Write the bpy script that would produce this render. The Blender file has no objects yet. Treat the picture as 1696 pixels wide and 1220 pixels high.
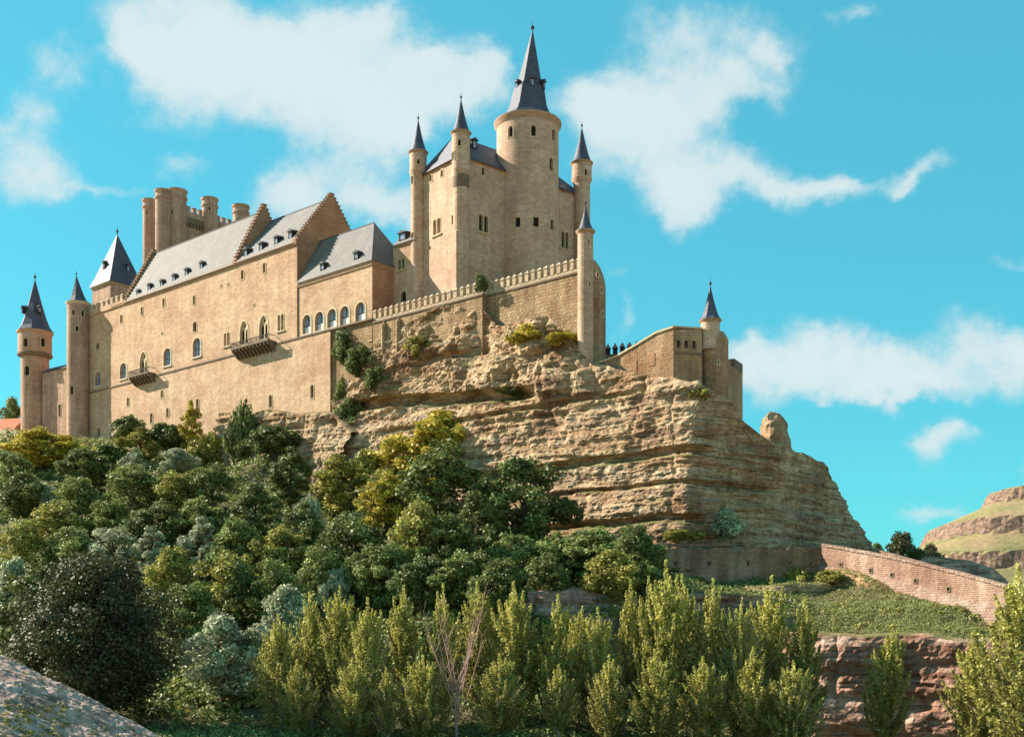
import bpy, math, random
import numpy as np
from mathutils import Vector, Matrix
from mathutils.geometry import delaunay_2d_cdt
random.seed(7); RNG = np.random.default_rng(7)
sc = bpy.context.scene
COL = sc.collection

# ------------------------------------------------------------------ camera
FPX, CX, HY = 1900.0, 848.0, 1045.0          # focal length in photo pixels, centre column, horizon row
cam_d = bpy.data.cameras.new('camera'); cam = bpy.data.objects.new('camera', cam_d); COL.objects.link(cam)
cam.location = (0, 0, 0); cam.rotation_euler = (math.pi/2, 0, 0)
cam_d.sensor_width = 36; cam_d.lens = 36*FPX/1696; cam_d.shift_y = (HY-610)/1696
cam_d.clip_start = 0.5; cam_d.clip_end = 12000
sc.camera = cam
# ------------------------------------------------------------------ light
SUN = Vector((-0.785, 0.29, 0.54)).normalized()
sl = bpy.data.lights.new('sun', 'SUN'); sl.energy = 5.0; sl.angle = math.radians(0.5); sl.color = (1.0, 0.89, 0.75)
so = bpy.data.objects.new('sun', sl); COL.objects.link(so); so.rotation_euler = SUN.to_track_quat('Z', 'Y').to_euler()
sc.view_settings.view_transform = 'Standard'; sc.view_settings.look = 'None'
sc.view_settings.gamma = 1; sc.view_settings.use_curve_mapping = False
sc.view_settings.exposure = 1.5
sc.cycles.max_bounces = 6; sc.cycles.transparent_max_bounces = 4
sc.cycles.use_denoising = True

def build_world():
    w = bpy.data.worlds.new('World'); sc.world = w; w.use_nodes = True
    nt = w.node_tree; N = nt.nodes; L = nt.links; N.clear()
    out = N.new('ShaderNodeOutputWorld'); bg = N.new('ShaderNodeBackground'); bg.inputs['Strength'].default_value = 0.07
    sky = N.new('ShaderNodeTexSky'); sky.sky_type = 'NISHITA'; sky.sun_disc = False
    sky.sun_elevation = math.asin(SUN.z); sky.sun_rotation = math.atan2(SUN.x, SUN.y)
    sky.air_density = 1.0; sky.dust_density = 0.4; sky.ozone_density = 1.0
    L.new(bg.outputs[0], out.inputs[0])
    tint = N.new('ShaderNodeMix'); tint.data_type = 'RGBA'; tint.blend_type = 'MULTIPLY'; tint.inputs[0].default_value = 1
    L.new(sky.outputs[0], tint.inputs[6]); tint.inputs[7].default_value = (0.30, 1.18, 1.0, 1)
    flat = N.new('ShaderNodeMix'); flat.data_type = 'RGBA'; flat.inputs[0].default_value = 0.62
    L.new(tint.outputs[2], flat.inputs[6]); flat.inputs[7].default_value = (0.55, 2.62, 3.55, 1)
    tc = N.new('ShaderNodeTexCoord'); sep = N.new('ShaderNodeSeparateXYZ'); L.new(tc.outputs['Generated'], sep.inputs[0])
    def M(op, a, b=None, c=None):
        n = N.new('ShaderNodeMath'); n.operation = op
        for i, v in enumerate((a, b, c)):
            if v is None: continue
            if isinstance(v, (int, float)): n.inputs[i].default_value = v
            else: L.new(v, n.inputs[i])
        return n.outputs[0]
    ys = M('MAXIMUM', sep.outputs[1], 0.02)
    u = M('DIVIDE', sep.outputs[0], ys); v = M('DIVIDE', sep.outputs[2], ys)
    cmb = N.new('ShaderNodeCombineXYZ'); L.new(u, cmb.inputs[0]); L.new(v, cmb.inputs[1])
    nz = N.new('ShaderNodeTexNoise'); nz.inputs['Scale'].default_value = 9; nz.inputs['Detail'].default_value = 5; nz.inputs['Roughness'].default_value = 0.6
    L.new(cmb.outputs[0], nz.inputs['Vector'])
    sub = N.new('ShaderNodeVectorMath'); sub.operation = 'SUBTRACT'; L.new(nz.outputs['Color'], sub.inputs[0]); sub.inputs[1].default_value = (.5, .5, .5)
    scl = N.new('ShaderNodeVectorMath'); scl.operation = 'SCALE'; L.new(sub.outputs[0], scl.inputs[0]); scl.inputs[3].default_value = 0.10
    add = N.new('ShaderNodeVectorMath'); L.new(cmb.outputs[0], add.inputs[0]); L.new(scl.outputs[0], add.inputs[1])
    flatz = N.new('ShaderNodeVectorMath'); flatz.operation = 'MULTIPLY'; L.new(add.outputs[0], flatz.inputs[0]); flatz.inputs[1].default_value = (1, 1, 0)
    blobs = [(420,60,210,95,1),(330,90,120,70,1),(530,130,190,85,1),(640,165,90,60,.6),(240,75,60,24,.9),(700,100,50,22,.9),(620,25,70,26,.55),
        (740,170,85,50,.75),(810,115,35,32,.75),(670,210,60,30,.45),(70,110,48,34,.62),(35,240,48,60,.7),(85,300,55,45,.75),(170,325,70,16,.5),(25,170,40,40,.4),
        (560,290,105,62,.95),(640,335,60,28,.8),(480,320,60,35,.6),(290,285,44,22,.6),(240,200,80,35,.3),
        (1160,55,130,70,.85),(1080,160,150,55,.9),(1060,225,130,75,1),(985,190,60,70,.85),(1220,290,130,50,.85),(1150,330,50,50,.6),(1320,300,70,24,.55),
        (1400,285,80,15,.4),(1535,288,60,24,.8),(1490,302,30,12,.5),(1440,22,50,16,.5),(1280,80,40,30,.5),(1230,140,60,30,.55),
        (1300,590,85,48,1),(1400,610,90,48,.95),(1510,635,115,38,1),(1450,655,110,22,.8),(1650,570,70,48,.95),(1700,590,40,50,.8),(1570,750,60,32,.6),(1560,730,80,16,.4),
        (1545,862,55,17,.85),(1665,430,45,13,.5),(1030,515,24,50,.7),(1015,430,30,15,.35),(1230,570,30,30,.6),(1690,780,30,30,.5),(1100,490,30,14,.2)]
    dens = None
    for (px, py, rx, ry, s) in blobs:
        s = s**.65
        a = N.new('ShaderNodeVectorMath'); a.operation = 'MULTIPLY_ADD'
        sx, sy = FPX/rx*0.82, FPX/ry*0.82
        L.new(flatz.outputs[0], a.inputs[0]); a.inputs[1].default_value = (sx, sy, 0)
        a.inputs[2].default_value = (-(px-CX)/FPX*sx, -(HY-py)/FPX*sy, 0)
        l = N.new('ShaderNodeVectorMath'); l.operation = 'DOT_PRODUCT'; L.new(a.outputs[0], l.inputs[0]); L.new(a.outputs[0], l.inputs[1])
        e = M('EXPONENT', M('MULTIPLY', l.outputs['Value'], -1.3))
        dens = M('MULTIPLY', e, s) if dens is None else M('ADD', dens, M('MULTIPLY', e, s))
    # beyond the photographed field of view broken cloud goes on, thickened for a brighter, more neutral fill light
    nb = N.new('ShaderNodeTexNoise'); nb.inputs['Scale'].default_value = 3.2; nb.inputs['Detail'].default_value = 6
    L.new(tc.outputs['Generated'], nb.inputs['Vector'])
    ge = M('MULTIPLY', M('SUBTRACT', nb.outputs[0], 0.43), 4.5)
    outside = M('MAXIMUM', M('MULTIPLY', M('SUBTRACT', M('ABSOLUTE', u), 0.47), 12), M('MAXIMUM', M('MULTIPLY', M('SUBTRACT', v, 0.57), 12), M('MULTIPLY', M('SUBTRACT', 0.03, sep.outputs[1]), 20)))
    om = N.new('ShaderNodeClamp'); L.new(outside, om.inputs[0])
    mixd = N.new('ShaderNodeMix'); L.new(om.outputs[0], mixd.inputs[0]); L.new(dens, mixd.inputs[2]); L.new(ge, mixd.inputs[3])
    n2 = N.new('ShaderNodeTexNoise'); n2.inputs['Scale'].default_value = 13; n2.inputs['Detail'].default_value = 10; n2.inputs['Roughness'].default_value = .66
    L.new(tc.outputs['Generated'], n2.inputs['Vector'])
    d2 = M('ADD', mixd.outputs[0], M('MULTIPLY', M('SUBTRACT', n2.outputs[0], .5), M('MINIMUM', 2.6, M('ADD', M('MULTIPLY', mixd.outputs[0], 4.0), .5))))
    mr = N.new('ShaderNodeMapRange'); mr.interpolation_type = 'SMOOTHSTEP'; L.new(d2, mr.inputs[0])
    mr.inputs[1].default_value = 0.20; mr.inputs[2].default_value = 1.2; mr.inputs[3].default_value = 0; mr.inputs[4].default_value = 0.86
    cc = N.new('ShaderNodeMix'); cc.data_type = 'RGBA'
    n3 = N.new('ShaderNodeMapRange'); L.new(d2, n3.inputs[0]); n3.inputs[1].default_value = .35; n3.inputs[2].default_value = 1.5
    L.new(n3.outputs[0], cc.inputs[0]); cc.inputs[6].default_value = (2.8, 3.85, 4.15, 1); cc.inputs[7].default_value = (4.1, 4.45, 4.4, 1)
    fin = N.new('ShaderNodeMix'); fin.data_type = 'RGBA'; L.new(mr.outputs[0], fin.inputs[0]); L.new(flat.outputs[2], fin.inputs[6]); L.new(cc.outputs[2], fin.inputs[7])
    L.new(fin.outputs[2], bg.inputs[0])
build_world()

# ------------------------------------------------------------------ helpers: placing
def ray(px, py): return Vector(((px-CX)/FPX, 1.0, (HY-py)/FPX))
def P(px, py, Y): return ray(px, py)*Y
T = Vector((0.756, -0.654, 0)).normalized()       # along the long facade, towards the prow
K = Vector((0.654, 0.756, 0)).normalized()        # away from the camera, into the castle
A0 = Vector(((615-CX)/FPX*200, 200, 0))           # annex corner
UP = Vector((0, 0, 1))
class Frame:
    """vertical plane: s along, u inward, z up"""
    def __init__(f, o, t, k): f.o, f.t, f.k = o.copy(), t.normalized(), k.normalized()
    def W(f, s, u, z): return f.o + f.t*s + f.k*u + UP*z
    def s_at(f, px, u=0):
        r = (px-CX)/FPX; b = f.o + f.k*u
        return (r*b.y-b.x)/(f.t.x-r*f.t.y)
    def sz(f, px, py, u=0):
        s = f.s_at(px, u); y = (f.o+f.k*u+f.t*s).y
        return s, (HY-py)/FPX*y
    def map(f, u0=0): return lambda a, b, d: f.W(a, u0-d, b)
F = Frame(A0, T, K)
G = Frame(A0, K, -T)                               # planes running inward, facing right
def cyl(c, r):
    return lambda a, b, d: Vector((c.x+(r+d)*math.sin(a/r), c.y-(r+d)*math.cos(a/r), b))
def cyl_uv(c, r, px, py):
    """pixel -> (arc length, z) on the near side of a cylinder"""
    k = (px-CX)/FPX
    a = 1+k*k; b = -2*(c.x*k+c.y); q = c.x**2+c.y**2-r*r
    disc = max(b*b-4*a*q, 0); y = (-b-math.sqrt(disc))/(2*a); x = k*y
    return math.atan2(x-c.x, -(y-c.y))*r, (HY-py)/FPX*y

# ------------------------------------------------------------------ helpers: noise
def _h(i, j, k):
    i, j, k = (np.asarray(q, dtype=np.int64) for q in (i, j, k))
    n = (i*374761393 + j*668265263 + k*1442695041) & 0xffffffff
    n = ((n ^ (n >> 13))*1274126177) & 0xffffffff
    n = ((n ^ (n >> 16))*1103515245) & 0xffffffff
    return ((n ^ (n >> 15)) & 0xffffff)/float(0xffffff)
def vn(p):
    p = np.asarray(p, float); i = np.floor(p).astype(np.int64); f = p-i; f = f*f*(3-2*f)
    r = 0
    for dx in (0, 1):
        for dy in (0, 1):
            for dz in (0, 1):
                w = (f[..., 0] if dx else 1-f[..., 0])*(f[..., 1] if dy else 1-f[..., 1])*(f[..., 2] if dz else 1-f[..., 2])
                r = r+w*_h(i[..., 0]+dx, i[..., 1]+dy, i[..., 2]+dz)
    return r*2-1
def fbm(p, o=5, g=.5):
    a, r, s = 1.0, 0, np.asarray(p, float)
    for k in range(o): r = r+a*vn(s); a *= g; s = s*2.03+17.1
    return r

# ------------------------------------------------------------------ materials
MAT = {}
def newmat(name):
    m = bpy.data.materials.new(name); m.use_nodes = True; nt = m.node_tree
    b = nt.nodes['Principled BSDF']; MAT[name] = m
    return m, nt.nodes, nt.links, b
def noise(N, L, vec, scale, detail=5, rough=.6, dist=0):
    n = N.new('ShaderNodeTexNoise'); n.inputs['Scale'].default_value = scale; n.inputs['Detail'].default_value = detail
    n.inputs['Roughness'].default_value = rough; n.inputs['Distortion'].default_value = dist
    if vec is not None: L.new(vec, n.inputs['Vector'])
    return n.outputs[0]
def ramp(N, L, fac, stops):
    r = N.new('ShaderNodeValToRGB'); L.new(fac, r.inputs[0]); e = r.color_ramp.elements
    while len(e) < len(stops): e.new(.5)
    for x, (p, c) in zip(e, stops): x.position = p; x.color = (*c, 1)
    return r.outputs[0]
def mix(N, L, a, b, f, mode='MIX'):
    m = N.new('ShaderNodeMix'); m.data_type = 'RGBA'; m.blend_type = mode
    if isinstance(f, (int, float)): m.inputs[0].default_value = f
    else: L.new(f, m.inputs[0])
    for i, v in ((6, a), (7, b)):
        if isinstance(v, tuple): m.inputs[i].default_value = (*v, 1)
        else: L.new(v, m.inputs[i])
    return m.outputs[2]
def pos(N, L, scale=(1, 1, 1)):
    g = N.new('ShaderNodeNewGeometry'); m = N.new('ShaderNodeMapping'); L.new(g.outputs['Position'], m.inputs[0]); m.inputs['Scale'].default_value = scale
    return m.outputs[0]
def bump(N, L, b, h, dist, strength=1):
    n = N.new('ShaderNodeBump'); n.inputs['Distance'].default_value = dist; n.inputs['Strength'].default_value = strength
    L.new(h, n.inputs['Height']); L.new(n.outputs[0], b.inputs['Normal'])
def stone(name, c1, c2, c3, course=.42, blk=.85, rough_amt=.05, stain=.28, mortar=.85):
    m, N, L, b = newmat(name)
    uv = N.new('ShaderNodeUVMap'); uv.uv_map = 'UVMap'
    dn = N.new('ShaderNodeTexNoise'); dn.inputs['Scale'].default_value = .8
    L.new(uv.outputs[0], dn.inputs['Vector'])
    dv = N.new('ShaderNodeVectorMath'); dv.operation = 'MULTIPLY_ADD'; L.new(dn.outputs['Color'], dv.inputs[0]); dv.inputs[1].default_value = (.15, .12, 0); L.new(uv.outputs[0], dv.inputs[2])
    br = N.new('ShaderNodeTexBrick'); L.new(dv.outputs[0], br.inputs['Vector']); br.inputs['Scale'].default_value = 1
    br.inputs['Brick Width'].default_value = blk; br.inputs['Row Height'].default_value = course; br.inputs['Mortar Size'].default_value = .035
    br.inputs['Mortar Smooth'].default_value = .5; br.inputs['Color1'].default_value = (.82, .82, .82, 1); br.inputs['Color2'].default_value = (1.12, 1.1, 1.06, 1); br.inputs['Mortar'].default_value = (mortar*.8,)*3+(1,)
    p1 = pos(N, L, (1, 1, 1.6)); big = noise(N, L, p1, .13, 6, .66)
    base = ramp(N, L, big, [(.34, c1), (.52, c2), (.68, c3)])
    st = noise(N, L, pos(N, L, (.7, .7, .09)), 1.0, 5, .6)
    base = mix(N, L, base, ramp(N, L, st, [(.42, (.62, .56, .52)), (.58, (1, 1, 1))]), stain, 'MULTIPLY')
    fine = noise(N, L, p1, 2.2, 5, .7)
    base = mix(N, L, base, ramp(N, L, fine, [(.3, (.78, .74, .72)), (.7, (1.1, 1.1, 1.08))]), .55, 'MULTIPLY')
    base = mix(N, L, base, br.outputs['Color'], .95, 'MULTIPLY')
    L.new(base, b.inputs['Base Color']); b.inputs['Roughness'].default_value = .95; b.inputs['Specular IOR Level'].default_value = .15
    add = N.new('ShaderNodeMath'); add.operation = 'MULTIPLY_ADD'; L.new(br.outputs['Fac'], add.inputs[0]); add.inputs[1].default_value = -.5; L.new(fine, add.inputs[2])
    bump(N, L, b, add.outputs[0], rough_amt)
    return m
stone('facade_stone', (.49, .305, .20), (.575, .395, .265), (.61, .445, .305))
stone('keep_stone', (.48, .31, .22), (.56, .39, .285), (.60, .44, .33))
stone('tower_stone', (.42, .27, .20), (.50, .335, .25), (.55, .38, .29), stain=.6)
stone('brick_stone', (.38, .20, .12), (.47, .26, .155), (.53, .32, .20), course=.25, blk=.6)
stone('rubble_stone', (.33, .215, .125), (.46, .32, .19), (.53, .40, .25), course=.5, blk=.7, rough_amt=.3, stain=.7)
stone('bastion_stone', (.38, .22, .12), (.50, .33, .20), (.56, .41, .27), course=.35, blk=.6, rough_amt=.16, stain=.7)
stone('terrace_stone', (.27, .18, .12), (.45, .31, .215), (.54, .40, .29), course=.27, blk=.5, rough_amt=.3, stain=.85)
stone('pink_stone', (.38, .23, .17), (.50, .33, .25), (.60, .42, .33), course=.22, blk=.34, rough_amt=.2, stain=.7)
def plain(name, col, rough=.9, var=.25, scale=3, spec=.3, bmp=.0):
    m, N, L, b = newmat(name)
    n = noise(N, L, pos(N, L), scale, 4)
    c = tuple(x*(1-var) for x in col); d = tuple(min(1, x*(1+var)) for x in col)
    L.new(ramp(N, L, n, [(.3, c), (.7, d)]), b.inputs['Base Color']); b.inputs['Roughness'].default_value = rough
    b.inputs['Specular IOR Level'].default_value = spec
    if bmp: bump(N, L, b, n, bmp)
    return m
plain('trim_stone', (.50, .40, .25), scale=2, bmp=.03, var=.18)
plain('merlon_stone', (.40, .30, .20), scale=1.5, bmp=.04, var=.3)
plain('cornice_brick', (.36, .235, .15), scale=2, bmp=.03)
plain('dark_stone', (.16, .115, .08), scale=2, bmp=.05)
plain('pale_stone', (.62, .50, .40), scale=2, bmp=.04, var=.2)
plain('dark_wood', (.035, .028, .025), scale=6, var=.4)
plain('dark_void', (.018, .014, .012), scale=4)
plain('lead', (.05, .05, .06), rough=.5, scale=4)
plain('bark', (.10, .075, .05), scale=5, bmp=.05)
plain('pale_bark', (.30, .24, .18), scale=5, var=.35, bmp=.03)
plain('pink_bark', (.36, .22, .18), scale=5, var=.2)
stone('plinth_stone', (.40, .26, .20), (.50, .35, .28), (.58, .43, .34), course=.3, blk=.4, rough_amt=.25, stain=.7)
plain('clay_tile', (.42, .13, .06), scale=5, var=.3)
plain('blind', (.55, .55, .56), scale=2, var=.1)
def slate(name, c, rough):
    m, N, L, b = newmat(name)
    g = N.new('ShaderNodeNewGeometry'); sp = N.new('ShaderNodeSeparateXYZ'); L.new(g.outputs['Position'], sp.inputs[0])
    w = N.new('ShaderNodeTexWave'); w.wave_type = 'BANDS'; w.bands_direction = 'Z'; w.wave_profile = 'SAW'; L.new(g.outputs['Position'], w.inputs['Vector'])
    w.inputs['Scale'].default_value = .75; w.inputs['Distortion'].default_value = .25; w.inputs['Detail'].default_value = 2
    n = noise(N, L, pos(N, L, (1, 1, 1.3)), 1.6, 6, .7); n2 = noise(N, L, pos(N, L, (1, 1, .2)), .5, 4)
    col = ramp(N, L, n, [(.3, tuple(x*.72 for x in c)), (.7, tuple(x*1.25 for x in c))])
    col = mix(N, L, col, ramp(N, L, n2, [(.35, (.8, .8, .82)), (.65, (1.15, 1.12, 1.08))]), .8, 'MULTIPLY')
    ub = N.new('ShaderNodeTexWave'); ub.wave_type = 'BANDS'; ub.bands_direction = 'Z'; ub.wave_profile = 'SAW'; L.new(pos(N, L, (.02, .02, 1)), ub.inputs['Vector']); ub.inputs['Scale'].default_value = .62; ub.inputs['Distortion'].default_value = 1.2; ub.inputs['Detail Scale'].default_value = 3
    col = mix(N, L, col, ramp(N, L, ub.outputs[1], [(.05, (.72, .72, .74)), (.35, (1, 1, 1)), (.95, (1.12, 1.12, 1.1))]), .7, 'MULTIPLY')
    L.new(col, b.inputs['Base Color']); b.inputs['Roughness'].default_value = rough; b.inputs['Specular IOR Level'].default_value = .2
    a = N.new('ShaderNodeMath'); a.operation = 'MULTIPLY_ADD'; L.new(n, a.inputs[0]); a.inputs[1].default_value = .8; L.new(w.outputs[1], a.inputs[2])
    bump(N, L, b, a.outputs[0], .06)
slate('slate', (.15, .145, .14), .75)
slate('spire_slate', (.070, .078, .115), .6)
m, N_, L_, b_ = newmat('window_glass'); b_.inputs['Base Color'].default_value = (.24, .28, .36, 1); b_.inputs['Roughness'].default_value = .12; b_.inputs['Specular IOR Level'].default_value = .8
nn = noise(N_, L_, pos(N_, L_), 1.2, 3); bump(N_, L_, b_, nn, .02)
def rock(name, cols, zs=1.0, bmp=.28, green=0):
    m, N, L, b = newmat(name)
    band = noise(N, L, pos(N, L, (.05, .05, .55*zs)), 1.0, 6, .62, .4)
    base = ramp(N, L, band, [(.30, cols[0]), (.43, cols[1]), (.52, cols[2]), (.60, cols[3]), (.72, cols[1])])
    p = noise(N, L, pos(N, L), .35, 7, .65)
    base = mix(N, L, base, ramp(N, L, p, [(.33, (.62, .52, .46)), (.5, (.95, .92, .9)), (.68, (1.25, 1.25, 1.22))]), .85, 'MULTIPLY')
    hug = noise(N, L, pos(N, L, (1, 1, 1.4)), .09, 4, .6)
    base = mix(N, L, base, ramp(N, L, hug, [(.36, (.70, .60, .56)), (.5, (1, 1, 1)), (.64, (1.12, 1.14, 1.16))]), .9, 'MULTIPLY')
    f = noise(N, L, pos(N, L, (1, 1, 2.2)), 1.7, 8, .72)
    base = mix(N, L, base, ramp(N, L, f, [(.36, (.45, .42, .40)), (.5, (.95, .95, .95)), (.66, (1.25, 1.22, 1.18))]), .8, 'MULTIPLY')
    streak = noise(N, L, pos(N, L, (.9, .9, .12)), 1.0, 5, .6)
    base = mix(N, L, base, ramp(N, L, streak, [(.38, (.66, .6, .58)), (.52, (1, 1, 1))]), .6, 'MULTIPLY')
    thin = noise(N, L, pos(N, L, (.12, .12, 2.6*zs)), 1.0, 5, .7, .3)
    base = mix(N, L, base, ramp(N, L, thin, [(.40, (.42, .33, .28)), (.47, (.95, .93, .9)), (.6, (1.15, 1.13, 1.1))]), .75, 'MULTIPLY')
    vo = N.new('ShaderNodeTexVoronoi'); vo.feature = 'DISTANCE_TO_EDGE'; vo.inputs['Scale'].default_value = .55; L.new(pos(N, L, (1, 1, 1.9)), vo.inputs['Vector'])
    base = mix(N, L, base, ramp(N, L, vo.outputs[0], [(.0, (.6, .52, .46)), (.05, (1, 1, 1))]), .35, 'MULTIPLY')
    if green:
        g = N.new('ShaderNodeNewGeometry'); s = N.new('ShaderNodeSeparateXYZ'); L.new(g.outputs['Normal'], s.inputs[0])
        k = N.new('ShaderNodeMath'); k.operation = 'MULTIPLY_ADD'; L.new(p, k.inputs[0]); k.inputs[1].default_value = 1.4; L.new(s.outputs[2], k.inputs[2])
        mr = N.new('ShaderNodeMapRange'); L.new(k.outputs[0], mr.inputs[0]); mr.inputs[1].default_value = green; mr.inputs[2].default_value = green+.25
        base = mix(N, L, base, (.13, .13, .045), mr.outputs[0])
    L.new(base, b.inputs['Base Color']); b.inputs['Roughness'].default_value = 1; b.inputs['Specular IOR Level'].default_value = .1
    a = N.new('ShaderNodeMath'); a.operation = 'MULTIPLY_ADD'; L.new(band, a.inputs[0]); a.inputs[1].default_value = 1.5; L.new(f, a.inputs[2])
    bump(N, L, b, a.outputs[0], bmp)
rock('cliff_rock', [(.27, .165, .105), (.45, .32, .20), (.53, .41, .275), (.38, .285, .205)], green=1.42)
rock('red_rock', [(.38, .21, .15), (.47, .29, .22), (.53, .38, .31), (.43, .25, .18)], green=1.5)
rock('orange_rock', [(.30, .16, .08), (.46, .28, .15), (.56, .38, .22), (.36, .22, .13)], green=1.6)
rock('hill_rock', [(.16, .12, .08), (.24, .18, .12), (.30, .24, .17), (.20, .15, .10)], green=1.2)
def groundmat(name, cols, sc1=.25, bmp=.2):
    m, N, L, b = newmat(name)
    n1 = noise(N, L, pos(N, L), sc1, 6, .6); n2 = noise(N, L, pos(N, L), 2.5, 8, .75)
    base = ramp(N, L, n1, [(.33, cols[0]), (.5, cols[1]), (.66, cols[2])])
    base = mix(N, L, base, ramp(N, L, n2, [(.33, (.45, .45, .45)), (.6, (1.25, 1.25, 1.2))]), .8, 'MULTIPLY')
    L.new(base, b.inputs['Base Color']); b.inputs['Roughness'].default_value = 1; b.inputs['Specular IOR Level'].default_value = .1
    bump(N, L, b, n2, bmp)
groundmat('hillside_soil', [(.06, .055, .026), (.10, .09, .042), (.17, .13, .075)])
def tan_bounce_fields():  # far ground, mostly out of view, tinted dry tan to bounce warm fill light
    m = MAT['hillside_soil']; nt = m.node_tree; N, L = nt.nodes, nt.links; b = N['Principled BSDF']; old = b.inputs['Base Color'].links[0].from_socket
    g = N.new('ShaderNodeNewGeometry'); d = N.new('ShaderNodeVectorMath'); d.operation = 'DISTANCE'; L.new(g.outputs['Position'], d.inputs[0]); d.inputs[1].default_value = (0, 175, 0)
    r = N.new('ShaderNodeMapRange'); L.new(d.outputs['Value'], r.inputs[0]); r.inputs[1].default_value = 95; r.inputs[2].default_value = 130
    f = noise(N, L, pos(N, L), .02, 4); c = ramp(N, L, f, [(.35, (.34, .22, .12)), (.5, (.42, .29, .16)), (.65, (.48, .35, .20))])
    L.new(mix(N, L, old, c, r.outputs[0]), b.inputs['Base Color'])
tan_bounce_fields()
groundmat('gravel', [(.24, .15, .12), (.54, .37, .32), (.72, .53, .47)], 1.1, .3)
groundmat('hill_grass', [(.10, .115, .035), (.17, .17, .055), (.24, .2, .09)], .06)
groundmat('grass', [(.10, .13, .04), (.15, .17, .055), (.21, .2, .08)], .3)
def leaf(name, c, yellow=(.16, .14, .02), tr=.25):
    m, N, L, b = newmat(name)
    at = N.new('ShaderNodeAttribute'); at.attribute_name = 'tone'
    oi = N.new('ShaderNodeObjectInfo')
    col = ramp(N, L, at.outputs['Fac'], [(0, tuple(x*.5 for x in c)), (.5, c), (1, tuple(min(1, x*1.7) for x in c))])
    mr = N.new('ShaderNodeMapRange'); L.new(oi.outputs['Random'], mr.inputs[0]); mr.inputs[3].default_value = 0; mr.inputs[4].default_value = .20
    col = mix(N, L, col, yellow, mr.outputs[0])
    L.new(col, b.inputs['Base Color']); b.inputs['Roughness'].default_value = .6; b.inputs['Specular IOR Level'].default_value = .25
    t = N.new('ShaderNodeBsdfTranslucent'); L.new(col, t.inputs[0]); ms = N.new('ShaderNodeMixShader'); ms.inputs[0].default_value = tr
    L.new(b.outputs[0], ms.inputs[1]); L.new(t.outputs[0], ms.inputs[2]); L.new(ms.outputs[0], N['Material Output'].inputs[0])
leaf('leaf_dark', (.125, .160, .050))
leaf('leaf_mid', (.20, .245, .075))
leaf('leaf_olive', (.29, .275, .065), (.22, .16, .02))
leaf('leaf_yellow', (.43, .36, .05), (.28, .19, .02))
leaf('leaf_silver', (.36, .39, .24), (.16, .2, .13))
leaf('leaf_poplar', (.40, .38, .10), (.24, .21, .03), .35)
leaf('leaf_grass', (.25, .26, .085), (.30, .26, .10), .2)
leaf('leaf_deep', (.075, .078, .03), (.04, .035, .012), .15)

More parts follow.
